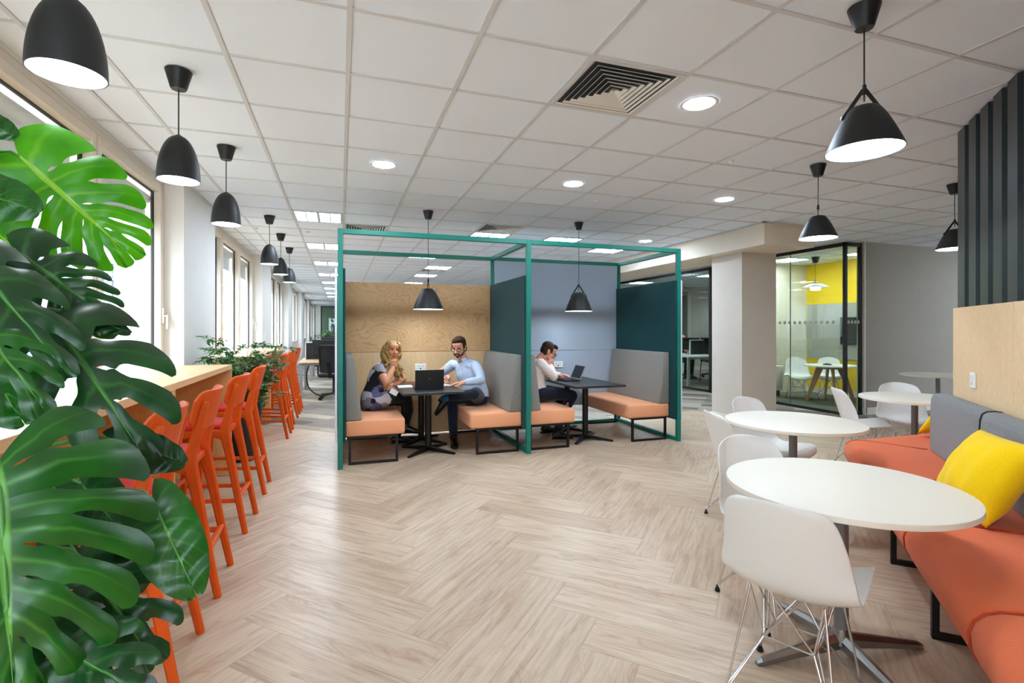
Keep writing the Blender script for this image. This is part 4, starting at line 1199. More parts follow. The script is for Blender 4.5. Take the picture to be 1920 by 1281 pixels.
# ---- planter with shrub between the counters
pr_ = thing('potted_shrub', 'bushy green shrub in a dark pot between the two bar counters', 'plant', (-1.02, 6.08, 0))
m = MB(); m.lathe([(0, 0), (.155, 0), (.17, .02), (.215, .50), (.225, .62), (.215, .63), (.20, .60), (0, .585)], n=36); m.build('pot', M['pot_black'], pr_, smooth=50)
m = MB(); m.lathe([(0, .60), (.20, .596)], n=24); m.build('soil', M['soil'], pr_)
def shrub(root, z0, stems, seed, spread, hmin, hmax, leaf, nleaf, mats=('small_leaf', 'small_leaf_light'), droop=None):
    rnd = random.Random(seed); tw = MB(); lf = [MB(), MB()]
    tips = []
    def leaflet(p, d, s, b):
        d = d.normalized(); n = Vector((rnd.uniform(-.6, .6), rnd.uniform(-.6, .6), 1)); sd = d.cross(n)
        if sd.length < .01: return
        sd.normalize(); n = sd.cross(d)
        w = s*.19
        v = [p, p+d*s*.35+sd*w, p+d*s*.7+sd*w*.75-n*s*.06, p+d*s-n*s*.16, p+d*s*.7-sd*w*.75-n*s*.06, p+d*s*.35-sd*w, p+d*s*.5+n*s*.04]
        b.poly(v, [(0,6,1), (1,6,2), (2,6,3), (3,6,4), (4,6,5), (5,6,0)])
    for i in range(stems):
        a = rnd.uniform(0, 2*PI); R_ = spread*rnd.uniform(.25, 1)**.7
        h = rnd.uniform(hmin, hmax)*(1-.35*R_/spread)
        top = Vector((math.cos(a)*R_, math.sin(a)*R_, z0+h))
        if droop and i < len(droop): top = Vector(droop[i])
        if droop: top.x = max(top.x, -.19)
        base = Vector((rnd.uniform(-.06, .06), rnd.uniform(-.06, .06), z0-.02))
        mid = base*.35+top*.4+Vector((0, 0, max(.1, h*.28) if not (droop and i < len(droop)) else .32))
        P = bez(base, base+Vector((0, 0, .15)), mid, top, 9)
        tw.tube(P, [.007*(1-.75*k/9) for k in range(10)], 6)
        for k in range(4, 10):
            for _ in range(3 if droop else 2):
                a2 = rnd.uniform(0, 2*PI); d = Vector((math.cos(a2), math.sin(a2), rnd.uniform(-.1, .5))).normalized()
                l = rnd.uniform(.07, .16); e = P[k]+d*l+Vector((0, 0, -.02))
                tw.tube([P[k], P[k]+d*l*.5+Vector((0, 0, .01)), e], [.002, .0016, .001], 4)
                for q in range(nleaf):
                    t = rnd.uniform(.3, 1.0); p = P[k].lerp(e, t)
                    a3 = rnd.uniform(0, 2*PI); dd = d*.8+Vector((math.cos(a3), math.sin(a3), rnd.uniform(-.7, .2)))
                    leaflet(p, dd, leaf*rnd.uniform(.7, 1.3), lf[0 if rnd.random() < .7 else 1])
    tw.build('stem', M['twig'], root, smooth=60)
    for b, mt in zip(lf, mats): b.build('foliage', M[mt], root, smooth=0, recalc=False)
shrub(pr_, .6, 30, 5, .46, .46, .95, .052, 14, droop=[(.26, -.12, .62), (.22, -.22, .80), (.3, .05, .7), (-.2, .42, 1.02), (.12, .4, 1.12), (-.28, .3, 1.1)])

# ---- desks beyond
def desk(label, loc, w, d, rz_=0, grp='white office desks', top='desk_top'):
    root = thing('office_desk', label, 'desk', loc, rz_, grp)
    m = MB(); m.box((0, 0, .705), (w, d, .73), .003); m.build('desktop', M[top], root, smooth=0)
    for x in (.05, w-.05):
        for y in (.06, d-.06):
            m = MB(); m.box((x-.03, y-.03, 0), (x+.03, y+.03, .705), .003); m.build('leg', M['grey_plastic'], root, smooth=0)
    m = MB(); m.box((.05, .04, .655), (w-.05, .08, .7045)); m.box((.05, d-.08, .655), (w-.05, d-.04, .7045)); m.build('frame_rail', M['grey_plastic'], root, smooth=0)
    return root
def monitor(name, label, loc, rz_, w=.54, h=.32, grp='black monitors on the desks'):
    root = thing(name, label, 'monitor', loc, rz_, grp)
    m = MB(); m.box((-w/2, -.02, .11), (w/2, .02, .11+h), .005); c = m.build('bezel', M['black_plastic'], root, smooth=0)
    m = MB(); m.box((-w/2+.01, -.0212, .125), (w/2-.01, -.0204, .10+h)); m.build('display', M['screen'], c, smooth=0)
    m = MB(); m.box((-.03, .02, .03), (.03, .045, .30), .004); m.box((-.11, -.07, 0), (.11, .11, .012), .004); m.box((-.03, .0, .012), (.03, .045, .05), .004); m.build('stand', M['black_plastic'], root, smooth=0)
    return root
def screen_div(label, loc, w, rz_=0):
    root = thing('desk_divider', label, 'desk divider', loc, rz_, 'desk dividers')
    m = MB(); m.box((0, -.012, 0), (w, .012, .36), .003); m.build('panel', M['black_plastic'], root, smooth=0)
    m = MB(); m.box((-.012, -.02, 0), (.012, .02, .38)); m.box((-.012, -.02, .36), (w, .02, .385)); m.build('frame', M['felt_white_edge'], root, smooth=0)
    return root
desk('pale wood office desk beyond the last bar stool, left of the booth', (-.80, 10.95, .004), 2.4, 1.7)
screen_div('white framed desk divider on the nearest desk by the window', (-.72, 11.95, .735), 2.2)
mo = monitor('monitor', 'black monitor on the nearest desk, left of the booth post', (-.30, 11.72, .735), .05)
def mon_copy(loc, rz_, label): return place_copy(mo, loc, rz_, label)
mon_copy((.34, 11.72, .735), 0, 'second black monitor on the nearest desk, partly behind the booth post')
desk('second office desk row, seen over the nearest monitor', (-.80, 14.6, .004), 2.4, 1.6)
mon_copy((-.25, 15.3, .735), 0, 'black monitor on the second desk row, above the nearest monitor'); mon_copy((.42, 15.3, .735), 0, 'black monitor on the second desk row, nearest the booth post')
screen_div('desk divider on the second desk row', (-.62, 15.55, .735), 2.1)
desk('third office desk row, far along the windows', (-.80, 18.4, .004), 2.4, 1.6)
mon_copy((-.25, 19.0, .735), 0, 'black monitor on the third desk row'); mon_copy((.55, 19.0, .735), 0, 'black monitor on the third desk row, below the potted plant')
desk('office desk in the glazed room right of the booth', (7.95, 10.2, .004), 2.9, 1.5, 0, top='desk_white')
mon_copy((9.20, 10.85, .735), 0, 'black monitor on the right office desk, next to the glass frame')
mon_copy((10.1, 10.75, .735), 0, 'black monitor on the right office desk, hidden behind the pillar')
mon_copy((8.86, 11.28, .735), PI, 'black monitor turned away on the right office desk, in front of the seated person'); mon_copy((9.46, 11.28, .735), PI, 'second turned black monitor on the right office desk')
screen_div('white framed divider on the right office desk', (8.66, 11.05, .735), 1.9)
def office_chair(name, label, loc, rz_, grp='black mesh office chairs'):
    root = thing(name, label, 'office chair', loc, rz_, grp)      # faces +y
    m = MB()
    m.prism([(-.24, -.22), (.24, -.22), (.25, .2), (.2, .26), (-.2, .26), (-.25, .2)], .44, .52, bevel=.03, seg=2); m.build('seat', M['black_plastic'], root, smooth=50)
    m = MB(); m.grid(lambda u, v: Vector(((u*2-1)*(.22-.04*v), -.24-.10*v+.06*(u*2-1)**2+.03*math.sin(v*PI), .55+.52*v)), 12, 10)
    o = m.build('mesh_back', M['mesh_black'], root, smooth=180)
    m = MB(); m.tube([Vector((x, -.24-.10*v+.06*(x/.2)**2*.9+.03*math.sin(v*PI), .55+.52*v)) for x, v in ((-.2, 0), (-.21, .3), (-.205, .6), (-.19, .9), (-.15, 1), (0, 1.01), (.15, 1), (.19, .9), (.205, .6), (.21, .3), (.2, 0), (0, -.02))], .014, n=8, closed=True)
    m.build('back_frame', M['black_plastic'], root, smooth=60)
    m = MB(); m.bar((0, -.20, .44), (0, -.30, .75), .06, .03); m.cyl((0, 0, .10), (0, 0, .44), .028, n=14); m.build('column', M['black_plastic'], root)
    for s in (-1, 1):
        m = MB(); m.tube([(s*.20, -.05, .46), (s*.29, -.05, .46), (s*.30, -.05, .50), (s*.30, -.05, .66)], .016, n=8); m.box((s*.30-.035, -.14, .655), (s*.30+.035, .12, .685), .01); m.build('armrest', M['black_plastic'], root, smooth=50)
    m = MB()
    for i in range(5):
        a = 2*PI*i/5+.3; m.bar((0, 0, .12), (.30*math.cos(a), .30*math.sin(a), .075), .045, .03)
    m.build('star_base', M['black_plastic'], root, smooth=0)
    for i in range(5):
        a = 2*PI*i/5+.3; m = MB(); p = Vector((.30*math.cos(a), .30*math.sin(a), .03)); t = Vector((-math.sin(a), math.cos(a), 0))
        for q in (-1, 1): m.cyl(p+t*q*.012, p+t*q*.028, .03, n=12)
        m.cyl(p, p+Vector((0, 0, .045)), .01, n=8); m.build('caster', M['rubber'], root)
    return root
M['mesh_black'] = plain('mesh_black', (30, 31, 33), .8)
oc = office_chair('office_chair', 'black mesh office chair with casters, just left of the booth post', (-.12, 10.72, .004), -.35)
place_copy(oc, (.2, 14.35, .004), .5, 'black office chair at the second desk row')
place_copy(oc, (9.22, 12.27, .004), PI, 'black office chair with the seated person in the right office')
place_copy(oc, (10.2, 12.05, .004), PI-.3, 'black office chair beyond the right office desk, behind the pillar')
m = MB(); m.tube(spline([(-.62, 11.3, .64), (-.66, 11.28, .45), (-.62, 11.25, .2), (-.48, 11.2, .06), (-.34, 11.17, .012)], 6), .014, n=8)
o = m.build('desk_cable', M['black_plastic'], smooth=60); tag(o, 'black cable spine dropping from the nearest desk to the floor', 'cable')
m = MB(); m.tube(spline([(9.3, 11.1, .67), (9.05, 11.05, .58), (8.95, 11.0, .3), (8.9, 10.95, .02)], 6), .012, n=8)
o = m.build('desk_cable', M['black_plastic'], smooth=60); tag(o, 'black cable under the right office desk', 'cable')
op = thing('potted_plant', 'small leafy plant in a dark planter above the far desk rows', 'plant', (-.50, 19.35, .735))
m = MB(); m.box((-.35, -.1, 0), (.55, .1, .22), .01); m.build('planter_box', M['pot_black'], op, smooth=0)
shrub(op, .22, 12, 9, .36, .25, .5, .11, 3)
# ================================================================== MONSTERA
def monstera_leaf(name, parent, O, base, tip, wl, wr, lobes, mat, droop, up, slit, gap, seed):
    rnd = random.Random(seed)
    base, tip = Vector(base), Vector(tip); y = (tip-base); L = y.length; y.normalize()
    toc = (Vector((0.1, -.1, 1.4))-(base+tip)/2).normalized()
    n = toc*(1-up) + Vector((0, 0, 1))*up + Vector((rnd.uniform(-.12, .12), rnd.uniform(-.12, .12), 0)); n = (n-y*n.dot(y)).normalized(); x = y.cross(n)
    Mx_ = Matrix((x, y, n)).transposed().to_4x4(); Mx_.translation = base-O
    def itp(tab, t):
        for (a, p), (b, q) in zip(tab, tab[1:]):
            if t <= b: return p+(q-p)*(t-a)/(b-a)
        return tab[-1][1]
    PHI = [(0, 158), (.08, 132), (.2, 100), (.4, 74), (.65, 50), (.85, 26), (1, 4)]
    LEN = [(0, .26 if lobes < 7 else .40), (.08, .40 if lobes < 7 else .47), (.2, .50 if lobes < 7 else .53), (.4, .53), (.6, .47), (.8, .33), (.92, .20), (1, .10)]
    NQ = 18
    bm = bmesh.new(); uv = bm.loops.layers.uv.new('leaf')
    for sgn, ws in ((-1, wl), (1, wr)):
        cuts = [0] + [((.24 if lobes < 7 else .105)+(.66 if lobes < 7 else .80)*(i/(max(lobes, 1)))+rnd.uniform(-.02, .02)) for i in range(lobes)][:] + [1]
        if lobes <= 1: cuts = [0, 1]
        q0 = [0]+[slit+rnd.uniform(-.06, .08) for _ in cuts[1:-1]]+[0]
        dm = [0]+[gap*rnd.uniform(.8, 1.2) for _ in cuts[1:-1]]+[0]
        hole = [0]+[rnd.random() < .45 for _ in cuts[1:-1]]+[0]
        def delta(i, q):
            if i == 0 or i == len(cuts)-1: return 0
            d = 0
            if q > q0[i]: d = dm[i]*(1-.30*(q-q0[i])/(1-q0[i]))*min(1, math.sqrt((q-q0[i])/.12))
            elif hole[i] and slit < .7 and .12 < q < .24: d = .07*math.sin((q-.12)/.12*PI)**.7
            return d
        for i in range(len(cuts)-1):
            a, b = cuts[i], cuts[i+1]; wd_ = b-a
            NU = 8 if len(cuts) > 2 else 22
            amp = rnd.uniform(.006, .014)*(1 if lobes > 1 else .2)
            cols = []
            for u_ in range(NU+1):
                u = u_/NU; col = []
                qm = 1-(.11*abs(2*u-1)**3+.05*(1-u) if lobes > 1 else 0)
                for k in range(NQ+1):
                    q = k/NQ*qm
                    aa = a+delta(i, q)*wd_*.9; bb = b-delta(i+1, q)*wd_*.9
                    p = aa+(bb-aa)*u
                    ph = math.radians(itp(PHI, p)); ln = itp(LEN, p)*L
                    X, Y = 0, L*(.0+.90*p**1.05)
                    st = 6
                    for j in range(st):
                        t = (j+.5)/st*q; an = ph-math.radians(26)*t*(1 if p < .85 else .2)
                        X += math.sin(an)*ln*q/st; Y += math.cos(an)*ln*q/st
                    X *= ws
                    ax = abs(X)
                    Z = .16*ax*(1-q*.9) - droop*2.2*(Y/L)**2*L*.6 - droop*3.2*(ax/L)**2*L + amp*math.sin(u*PI)*q - (.05*L*q*q*(1 if lobes > 1 else .3)) + .004*math.sin(7*Y/L*3+3*q)
                    v = bm.verts.new(Vector((sgn*X, Y, Z))); col.append((v, u, q))
                cols.append(col)
            for A, B in zip(cols, cols[1:]):
                for k in range(NQ):
                    vs = [A[k], B[k], B[k+1], A[k+1]]
                    f = bm.faces.new([w[0] for w in (vs if sgn > 0 else vs[::-1])])
                    for lp in f.loops:
                        for w in vs:
                            if w[0] is lp.vert: lp[uv].uv = (w[1] if lobes > 1 else (w[1]*5) % 1, w[2])
    bmesh.ops.remove_doubles(bm, verts=bm.verts, dist=.0006)
    bmesh.ops.transform(bm, matrix=Mx_, verts=bm.verts)
    me = bpy.data.meshes.new(name); bm.to_mesh(me); bm.free(); me.materials.append(M[mat]); me.shade_smooth()
    o = bpy.data.objects.new(name, me); COL.objects.link(o); o.parent = parent
    # midrib
    mr = MB(); pts = [Mx_ @ Vector((0, L*t*.96, -droop*2.2*(t*.96)**2*L*.6+.0012)) for t in [k/12 for k in range(13)]]
    mr.tube(pts, [.0035*(1-.85*k/12)*(L/.3)**.5 for k in range(13)], 6); mr.build('midrib', M['stem_light' if mat == 'leaf_backlit' else 'stem_green'], o, smooth=60)
    return o
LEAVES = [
    ((-0.901, 1.889, 1.913), (-0.616, 1.898, 1.627), 0.95, 0.95, 5, 'leaf_backlit', 0.05, 0.12, 0.36, 0.11),
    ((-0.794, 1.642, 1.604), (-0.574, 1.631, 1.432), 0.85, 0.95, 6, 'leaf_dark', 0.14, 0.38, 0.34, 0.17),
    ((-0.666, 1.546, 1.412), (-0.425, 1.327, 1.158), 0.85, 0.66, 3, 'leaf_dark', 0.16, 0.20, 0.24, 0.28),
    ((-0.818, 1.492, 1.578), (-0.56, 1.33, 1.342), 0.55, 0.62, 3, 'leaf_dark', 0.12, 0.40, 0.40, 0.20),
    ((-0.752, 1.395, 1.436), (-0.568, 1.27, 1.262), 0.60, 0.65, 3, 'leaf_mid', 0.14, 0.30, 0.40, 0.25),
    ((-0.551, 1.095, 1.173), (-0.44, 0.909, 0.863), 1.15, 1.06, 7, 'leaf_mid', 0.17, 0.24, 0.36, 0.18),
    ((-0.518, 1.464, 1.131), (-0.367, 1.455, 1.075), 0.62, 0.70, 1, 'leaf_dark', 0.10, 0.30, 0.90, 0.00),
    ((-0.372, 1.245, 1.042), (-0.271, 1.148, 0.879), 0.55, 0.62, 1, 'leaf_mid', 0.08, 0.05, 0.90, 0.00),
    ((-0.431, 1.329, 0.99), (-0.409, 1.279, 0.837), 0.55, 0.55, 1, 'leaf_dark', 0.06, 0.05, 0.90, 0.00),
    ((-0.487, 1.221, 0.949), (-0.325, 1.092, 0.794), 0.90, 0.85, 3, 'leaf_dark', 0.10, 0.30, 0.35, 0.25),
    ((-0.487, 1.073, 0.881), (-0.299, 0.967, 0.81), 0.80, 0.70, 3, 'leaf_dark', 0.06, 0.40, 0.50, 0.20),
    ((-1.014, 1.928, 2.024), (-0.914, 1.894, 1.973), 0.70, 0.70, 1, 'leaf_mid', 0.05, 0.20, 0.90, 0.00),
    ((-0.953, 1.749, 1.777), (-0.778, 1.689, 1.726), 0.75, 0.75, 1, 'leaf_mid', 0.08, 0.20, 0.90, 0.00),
    ((-1.099, 2.115, 1.742), (-0.989, 2.109, 1.646), 0.70, 0.70, 1, 'leaf_backlit', 0.05, 0.20, 0.90, 0.00),
    ((-1.13, 2.073, 1.597), (-0.932, 2.006, 1.51), 0.50, 0.50, 2, 'leaf_backlit', 0.05, 0.20, 0.60, 0.15),
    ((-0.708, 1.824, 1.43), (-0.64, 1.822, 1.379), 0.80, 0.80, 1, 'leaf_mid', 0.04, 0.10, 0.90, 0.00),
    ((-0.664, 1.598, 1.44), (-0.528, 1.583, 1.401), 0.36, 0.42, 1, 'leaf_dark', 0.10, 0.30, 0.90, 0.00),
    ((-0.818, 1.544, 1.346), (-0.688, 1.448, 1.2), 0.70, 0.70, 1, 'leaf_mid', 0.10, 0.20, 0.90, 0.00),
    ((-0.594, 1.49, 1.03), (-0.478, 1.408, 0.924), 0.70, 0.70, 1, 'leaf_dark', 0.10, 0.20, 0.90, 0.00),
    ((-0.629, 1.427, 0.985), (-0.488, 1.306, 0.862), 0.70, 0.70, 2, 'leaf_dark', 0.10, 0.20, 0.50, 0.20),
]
O = Vector((-1.02, 1.12, 0))
mon = thing('monstera_plant', 'tall monstera plant with big split leaves filling the left foreground', 'plant', tuple(O))
m = MB(); m.lathe([(0, 0), (.17, 0), (.185, .02), (.23, .42), (.235, .46), (.225, .465), (.21, .43), (0, .42)], n=40); m.build('pot', M['pot_black'], mon, smooth=50)
m = MB(); m.lathe([(0, .43), (.21, .425)], n=24); m.build('soil', M['soil'], mon)
m = MB(); m.tube(spline([(0, 0, .40), (.03, .02, .7), (-.01, .06, 1.0), (.03, .05, 1.3)], 5), .018, n=10); m.build('stem', M['stem_green'], mon, smooth=60)
for i, (b, t, wl, wr, k, mt, dr, up, sl, gp_) in enumerate(LEAVES):
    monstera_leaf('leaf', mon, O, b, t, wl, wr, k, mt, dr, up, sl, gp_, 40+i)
    bl = Vector(b)-O; d = (Vector(t)-Vector(b)).normalized()
    z0 = max(.43, min(1.25, bl.z-.25)); s0 = Vector((.02, .04, z0))
    m = MB(); P = bez(s0, s0+Vector((.02, .03, .12)), bl-d*.10+Vector((0, 0, .03)), bl+d*.004, 12)
    m.tube(P, [.0085-.004*j/12 for j in range(13)], 8); m.build('petiole', M['stem_green'], mon, smooth=60)
# ================================================================== PEOPLE
def skin_mat(name, rgb):
    N = NT(name); v = N.coord(); c = lin(rgb); n = N.noise(v, 18, 3)
    N.color(N.ramp(n, [(.3, tuple(x*.9 for x in c[:3])+(1,)), (.7, tuple(min(1, x*1.06) for x in c[:3])+(1,))]))
    N.set(Roughness=.5); N.b.inputs['Specular IOR Level'].default_value = .35; N.b.inputs['Subsurface Weight'].default_value = .08
    N.b.inputs['Subsurface Radius'].default_value = (.012, .005, .003); return N.m
M['skin_a'] = skin_mat('skin_tan', (206, 140, 104)); M['skin_b'] = skin_mat('skin_fair', (222, 160, 132)); M['skin_c'] = skin_mat('skin_pink', (216, 150, 124))
def shirt_mat(name, rgb):
    N = NT(name); c = lin(rgb); v = N.coord(); n = N.noise(v, 6, 2, .5, 1.5)
    N.color(N.ramp(n, [(.3, tuple(x*.94 for x in c[:3])+(1,)), (.7, c)])); N.set(Roughness=.85); N.b.inputs['Specular IOR Level'].default_value = .2
    N.bump(N.noise(N.coord('Object', (1, 1, 1.6), (.6, .4, .3)), 7, 2, .5, 2.0), .32, .03); return N.m
M['shirt_blue'] = shirt_mat('shirt_blue', (190, 205, 228)); M['shirt_white'] = shirt_mat('shirt_white', (232, 218, 210))
M['navy'] = fabric('navy_trousers', (26, 32, 46), scale=400, dark=.85); M['black_cloth'] = fabric('black_cloth', (18, 18, 20), scale=400, dark=.85)
M['leather'] = plain('black_leather', (16, 15, 15), .3); M['sock'] = plain('sock', (24, 92, 134), .8, var=.6, scale=60)
M['hair_dark'] = plain('hair_dark', (52, 36, 24), .75, var=.5, scale=90, bump=.6, bscale=160, spec=.15); M['lip'] = plain('lip', (176, 84, 78), .5); M['eye_white'] = plain('eye_white', (226, 220, 212), .3); M['iris'] = plain('iris', (44, 28, 20), .25)
M['red_ribbon'] = plain('red_ribbon', (196, 32, 30), .6); M['beard'] = plain('beard', (88, 62, 48), .8, var=.3, scale=90); M['purple'] = plain('purple_plastic', (60, 30, 110), .4)
def hair_mat():
    N = NT('hair_blonde'); v = N.coord('Object', (30, 30, 9)); n = N.noise(v, 3, 3, .6, 1.2)
    g = N.noise(N.coord(), 7, 2)
    c = N.ramp(n, [(.3, lin((92, 66, 32))), (.5, lin((170, 132, 66))), (.72, lin((226, 190, 116)))])
    N.color(N.mix(N.ramp(g, [(.4, (0, 0, 0, 1)), (.7, (.5, .5, .5, 1))]), c, lin((70, 50, 28)))); N.set(Roughness=.45); N.bump(n, .5, .004); return N.m
M['hair_blonde'] = hair_mat()
def dress_mat():
    N = NT('patterned_dress'); v = N.coord('Object', (7, 7, 7), (.5, .4, .6))
    vo = N.node('ShaderNodeTexVoronoi', distance='CHEBYCHEV'); vo.inputs['Scale'].default_value = 1.3; N.link(v, vo.inputs['Vector'])
    s = N.node('ShaderNodeSeparateColor'); N.link(vo.outputs['Color'], s.inputs[0])
    r = N.ramp(s.outputs[0], [(0, lin((16, 16, 20))), (.34, lin((158, 156, 160))), (.66, lin((182, 178, 186))), (.88, lin((96, 96, 140)))])
    r.node.color_ramp.interpolation = 'CONSTANT'
    wv = N.node('ShaderNodeTexWave'); wv.inputs['Scale'].default_value = 9; N.link(N.coord('Object', (3, 3, 9), (.3, .2, 0)), wv.inputs['Vector'])
    st = N.ramp(wv.outputs['Fac'], [(.55, (0, 0, 0, 1)), (.62, (1, 1, 1, 1))])
    N.color(N.mix(N.math('MULTIPLY', st, N.math('GREATER_THAN', s.outputs[1], .45)), r, lin((30, 28, 34)))); N.set(Roughness=.85); return N.m
M['dress'] = dress_mat()

def remesh(mb, name, mat, parent, O, vox=.006, smooth=4):
    me = bpy.data.meshes.new('raw'); bmesh.ops.translate(mb.bm, vec=-O, verts=mb.bm.verts)
    bmesh.ops.recalc_face_normals(mb.bm, faces=mb.bm.faces); mb.bm.to_mesh(me); mb.bm.free()
    o = bpy.data.objects.new('raw', me); COL.objects.link(o)
    r = o.modifiers.new('r', 'REMESH'); r.mode = 'VOXEL'; r.voxel_size = vox
    if smooth: s = o.modifiers.new('s', 'SMOOTH'); s.iterations = smooth; s.factor = .5
    dgr = bpy.context.evaluated_depsgraph_get()
    m2 = bpy.data.meshes.new_from_object(o.evaluated_get(dgr), depsgraph=dgr); m2.name = name
    bpy.data.objects.remove(o); bpy.data.meshes.remove(me)
    m2.materials.clear(); m2.materials.append(mat); m2.shade_smooth()
    n = bpy.data.objects.new(name, m2); COL.objects.link(n); n.parent = parent
    return n
def limb(mb, pts, rs, n=14):
    mb.tube(pts, rs, n)
    for p, r in zip(pts, rs):
        q = r if not isinstance(r, tuple) else min(r); mb.ell(p, q*.995, nu=14, nv=10)
def hand(mb, wrist, d, nrm, thumb_sign, curl, thumb=.6, spread=.0, s=1.0):
    w, d, nn = Vector(wrist), Vector(d).normalized(), Vector(nrm).normalized(); nn = (nn-d*nn.dot(d)).normalized(); l = nn.cross(d)*thumb_sign
    P = lambda a, b, c: w+d*a*s+l*b*s+nn*c*s
    for b in (-.027, -.010, .008, .025): mb.tube([P(.0, b*.55, 0), P(.045, b*.95, 0), P(.088, b, .0)], [(.014*s), (.0135*s), (.0112*s)], 10)
    mb.ell(P(.045, 0, .0), (.02*s, .02*s, .02*s)); mb.ell(P(.0, 0, 0), .024*s)
    mb.tube([P(.0, .012, .004), P(.03, .030, .010), P(.05, .036, .014)], [.016*s, .0155*s, .012*s], 10)
    for b, L, c in zip((.027, .0095, -.0085, -.026), (.072, .081, .075, .058), curl):
        p = P(.088, b, 0); a = 0; pts = [p]
        for k, (f, da) in enumerate(((.45, .75), (.30, 1.0), (.25, .7))):
            a += c*da; dirv = d*math.cos(a)+nn*math.sin(a)+l*spread*b*8; p = p+dirv*L*f*s; pts.append(p)
        mb.tube(pts, [.0098*s, .0090*s, .0080*s, .0066*s], 10)
        for q, r in zip(pts, (.0098, .0090, .0080, .0066)): mb.ell(q, r*s, nu=10, nv=8)
    p0 = P(.045, .036, .013); dv = (d*.75+l*.55+nn*thumb).normalized(); p1 = p0+dv*.038*s; dv2 = (d*.95+l*.05+nn*thumb*1.2).normalized(); p2 = p1+dv2*.030*s
    mb.tube([p0, p1, p2], [.0125*s, .0108*s, .0085*s], 10)
    for q, r in ((p0, .0125), (p1, .0108), (p2, .0085)): mb.ell(q, r*s, nu=10, nv=8)
def head_frame(c, f, up=(0, 0, 1)):
    y = Vector(f).normalized(); x = y.cross(Vector(up)).normalized(); z = x.cross(y); m = Matrix((x, y, z)).transposed().to_4x4(); m.translation = Vector(c); return m
def head(mb, H_, s=1.0, fem=False):
    E = lambda c, r: mb.ell(H_ @ (Vector(c)*s), tuple(v*s for v in r), M=H_.to_3x3().to_4x4(), nu=20, nv=14)
    E((0, -.018, .030), (.074, .094, .084)); E((0, .018, -.028), (.062 if not fem else .058, .068, .082)); E((0, .030, -.074), (.046 if not fem else .040, .046, .034)); E((0, .062, -.094), (.018, .016, .015))
    E((-.040, .052, -.028), (.022, .020, .022)); E((.040, .052, -.028), (.022, .020, .022)); E((0, .066, .022), (.052, .016, .014)); E((0, .055, .052), (.056, .028, .034))
    T_ = lambda pts, rs: mb.tube([H_ @ (Vector(p)*s) for p in pts], [r*s for r in rs], 10)
    T_([(0, .074, .016), (0, .094, -.014), (0, .104, -.028)], [.007, .010, .0115]); E((0, .103, -.030), (.012, .011, .010)); E((-.011, .092, -.034), (.008, .009, .007)); E((.011, .092, -.034), (.008, .009, .007))
    E((0, .083, -.058), (.024, .010, .006)); E((0, .081, -.070), (.021, .010, .006))
    for q in (-1, 1): E((q*.074, -.012, -.012), (.010, .022, .032)); E((q*.080, -.018, .002), (.006, .018, .020))
def face_bits(root, H_, O, s, brow, glasses=False, beard=None, lips=True):
    tr = lambda p: H_ @ (Vector(p)*s) - O
    for q in (-1, 1):
        m = MB(); m.ell(tr((q*.031, .0672, .004)), (.0125*s, .0065*s, .0062*s), M=H_.to_3x3().to_4x4(), nu=12, nv=8); e_ = m.build('eye', M['eye_white'], root, smooth=180)
        m = MB(); m.ell(tr((q*.030, .0722, .0035)), (.0058*s, .003*s, .0062*s), M=H_.to_3x3().to_4x4(), nu=12, nv=8); m.build('iris', M['iris'], e_, smooth=180)
        m = MB(); m.tube([tr((q*.014, .0845, .020)), tr((q*.030, .082, .025)), tr((q*.048, .068, .021))], [.0035*s, .0038*s, .0022*s], 8); m.build('eyebrow', brow, root, smooth=180)
    if lips:
        m = MB(); m.ell(tr((0, .089, -.060)), (.021*s, .006*s, .0042*s), M=H_.to_3x3().to_4x4()); m.ell(tr((0, .0875, -.068)), (.018*s, .006*s, .0048*s), M=H_.to_3x3().to_4x4()); m.build('lips', M['lip'], root, smooth=180)
    if glasses:
        m = MB()
        for q in (-1, 1):
            m.tube([tr((q*.033+.0235*math.cos(a), .094-.006*abs(math.cos(a))*0, .002+.020*math.sin(a))) for a in [2*PI*i/20 for i in range(20)]], .0029*s, 6, closed=True)
            m.tube([tr((q*.056, .093, .006)), tr((q*.072, .075, .006)), tr((q*.082, .0, .004)), tr((q*.080, -.03, -.008))], .0027*s, 6)
        m.tube([tr((-.010, .094, .004)), tr((0, .097, .007)), tr((.010, .094, .004))], .002*s, 6); m.build('glasses', M['black_plastic'], root, smooth=180)
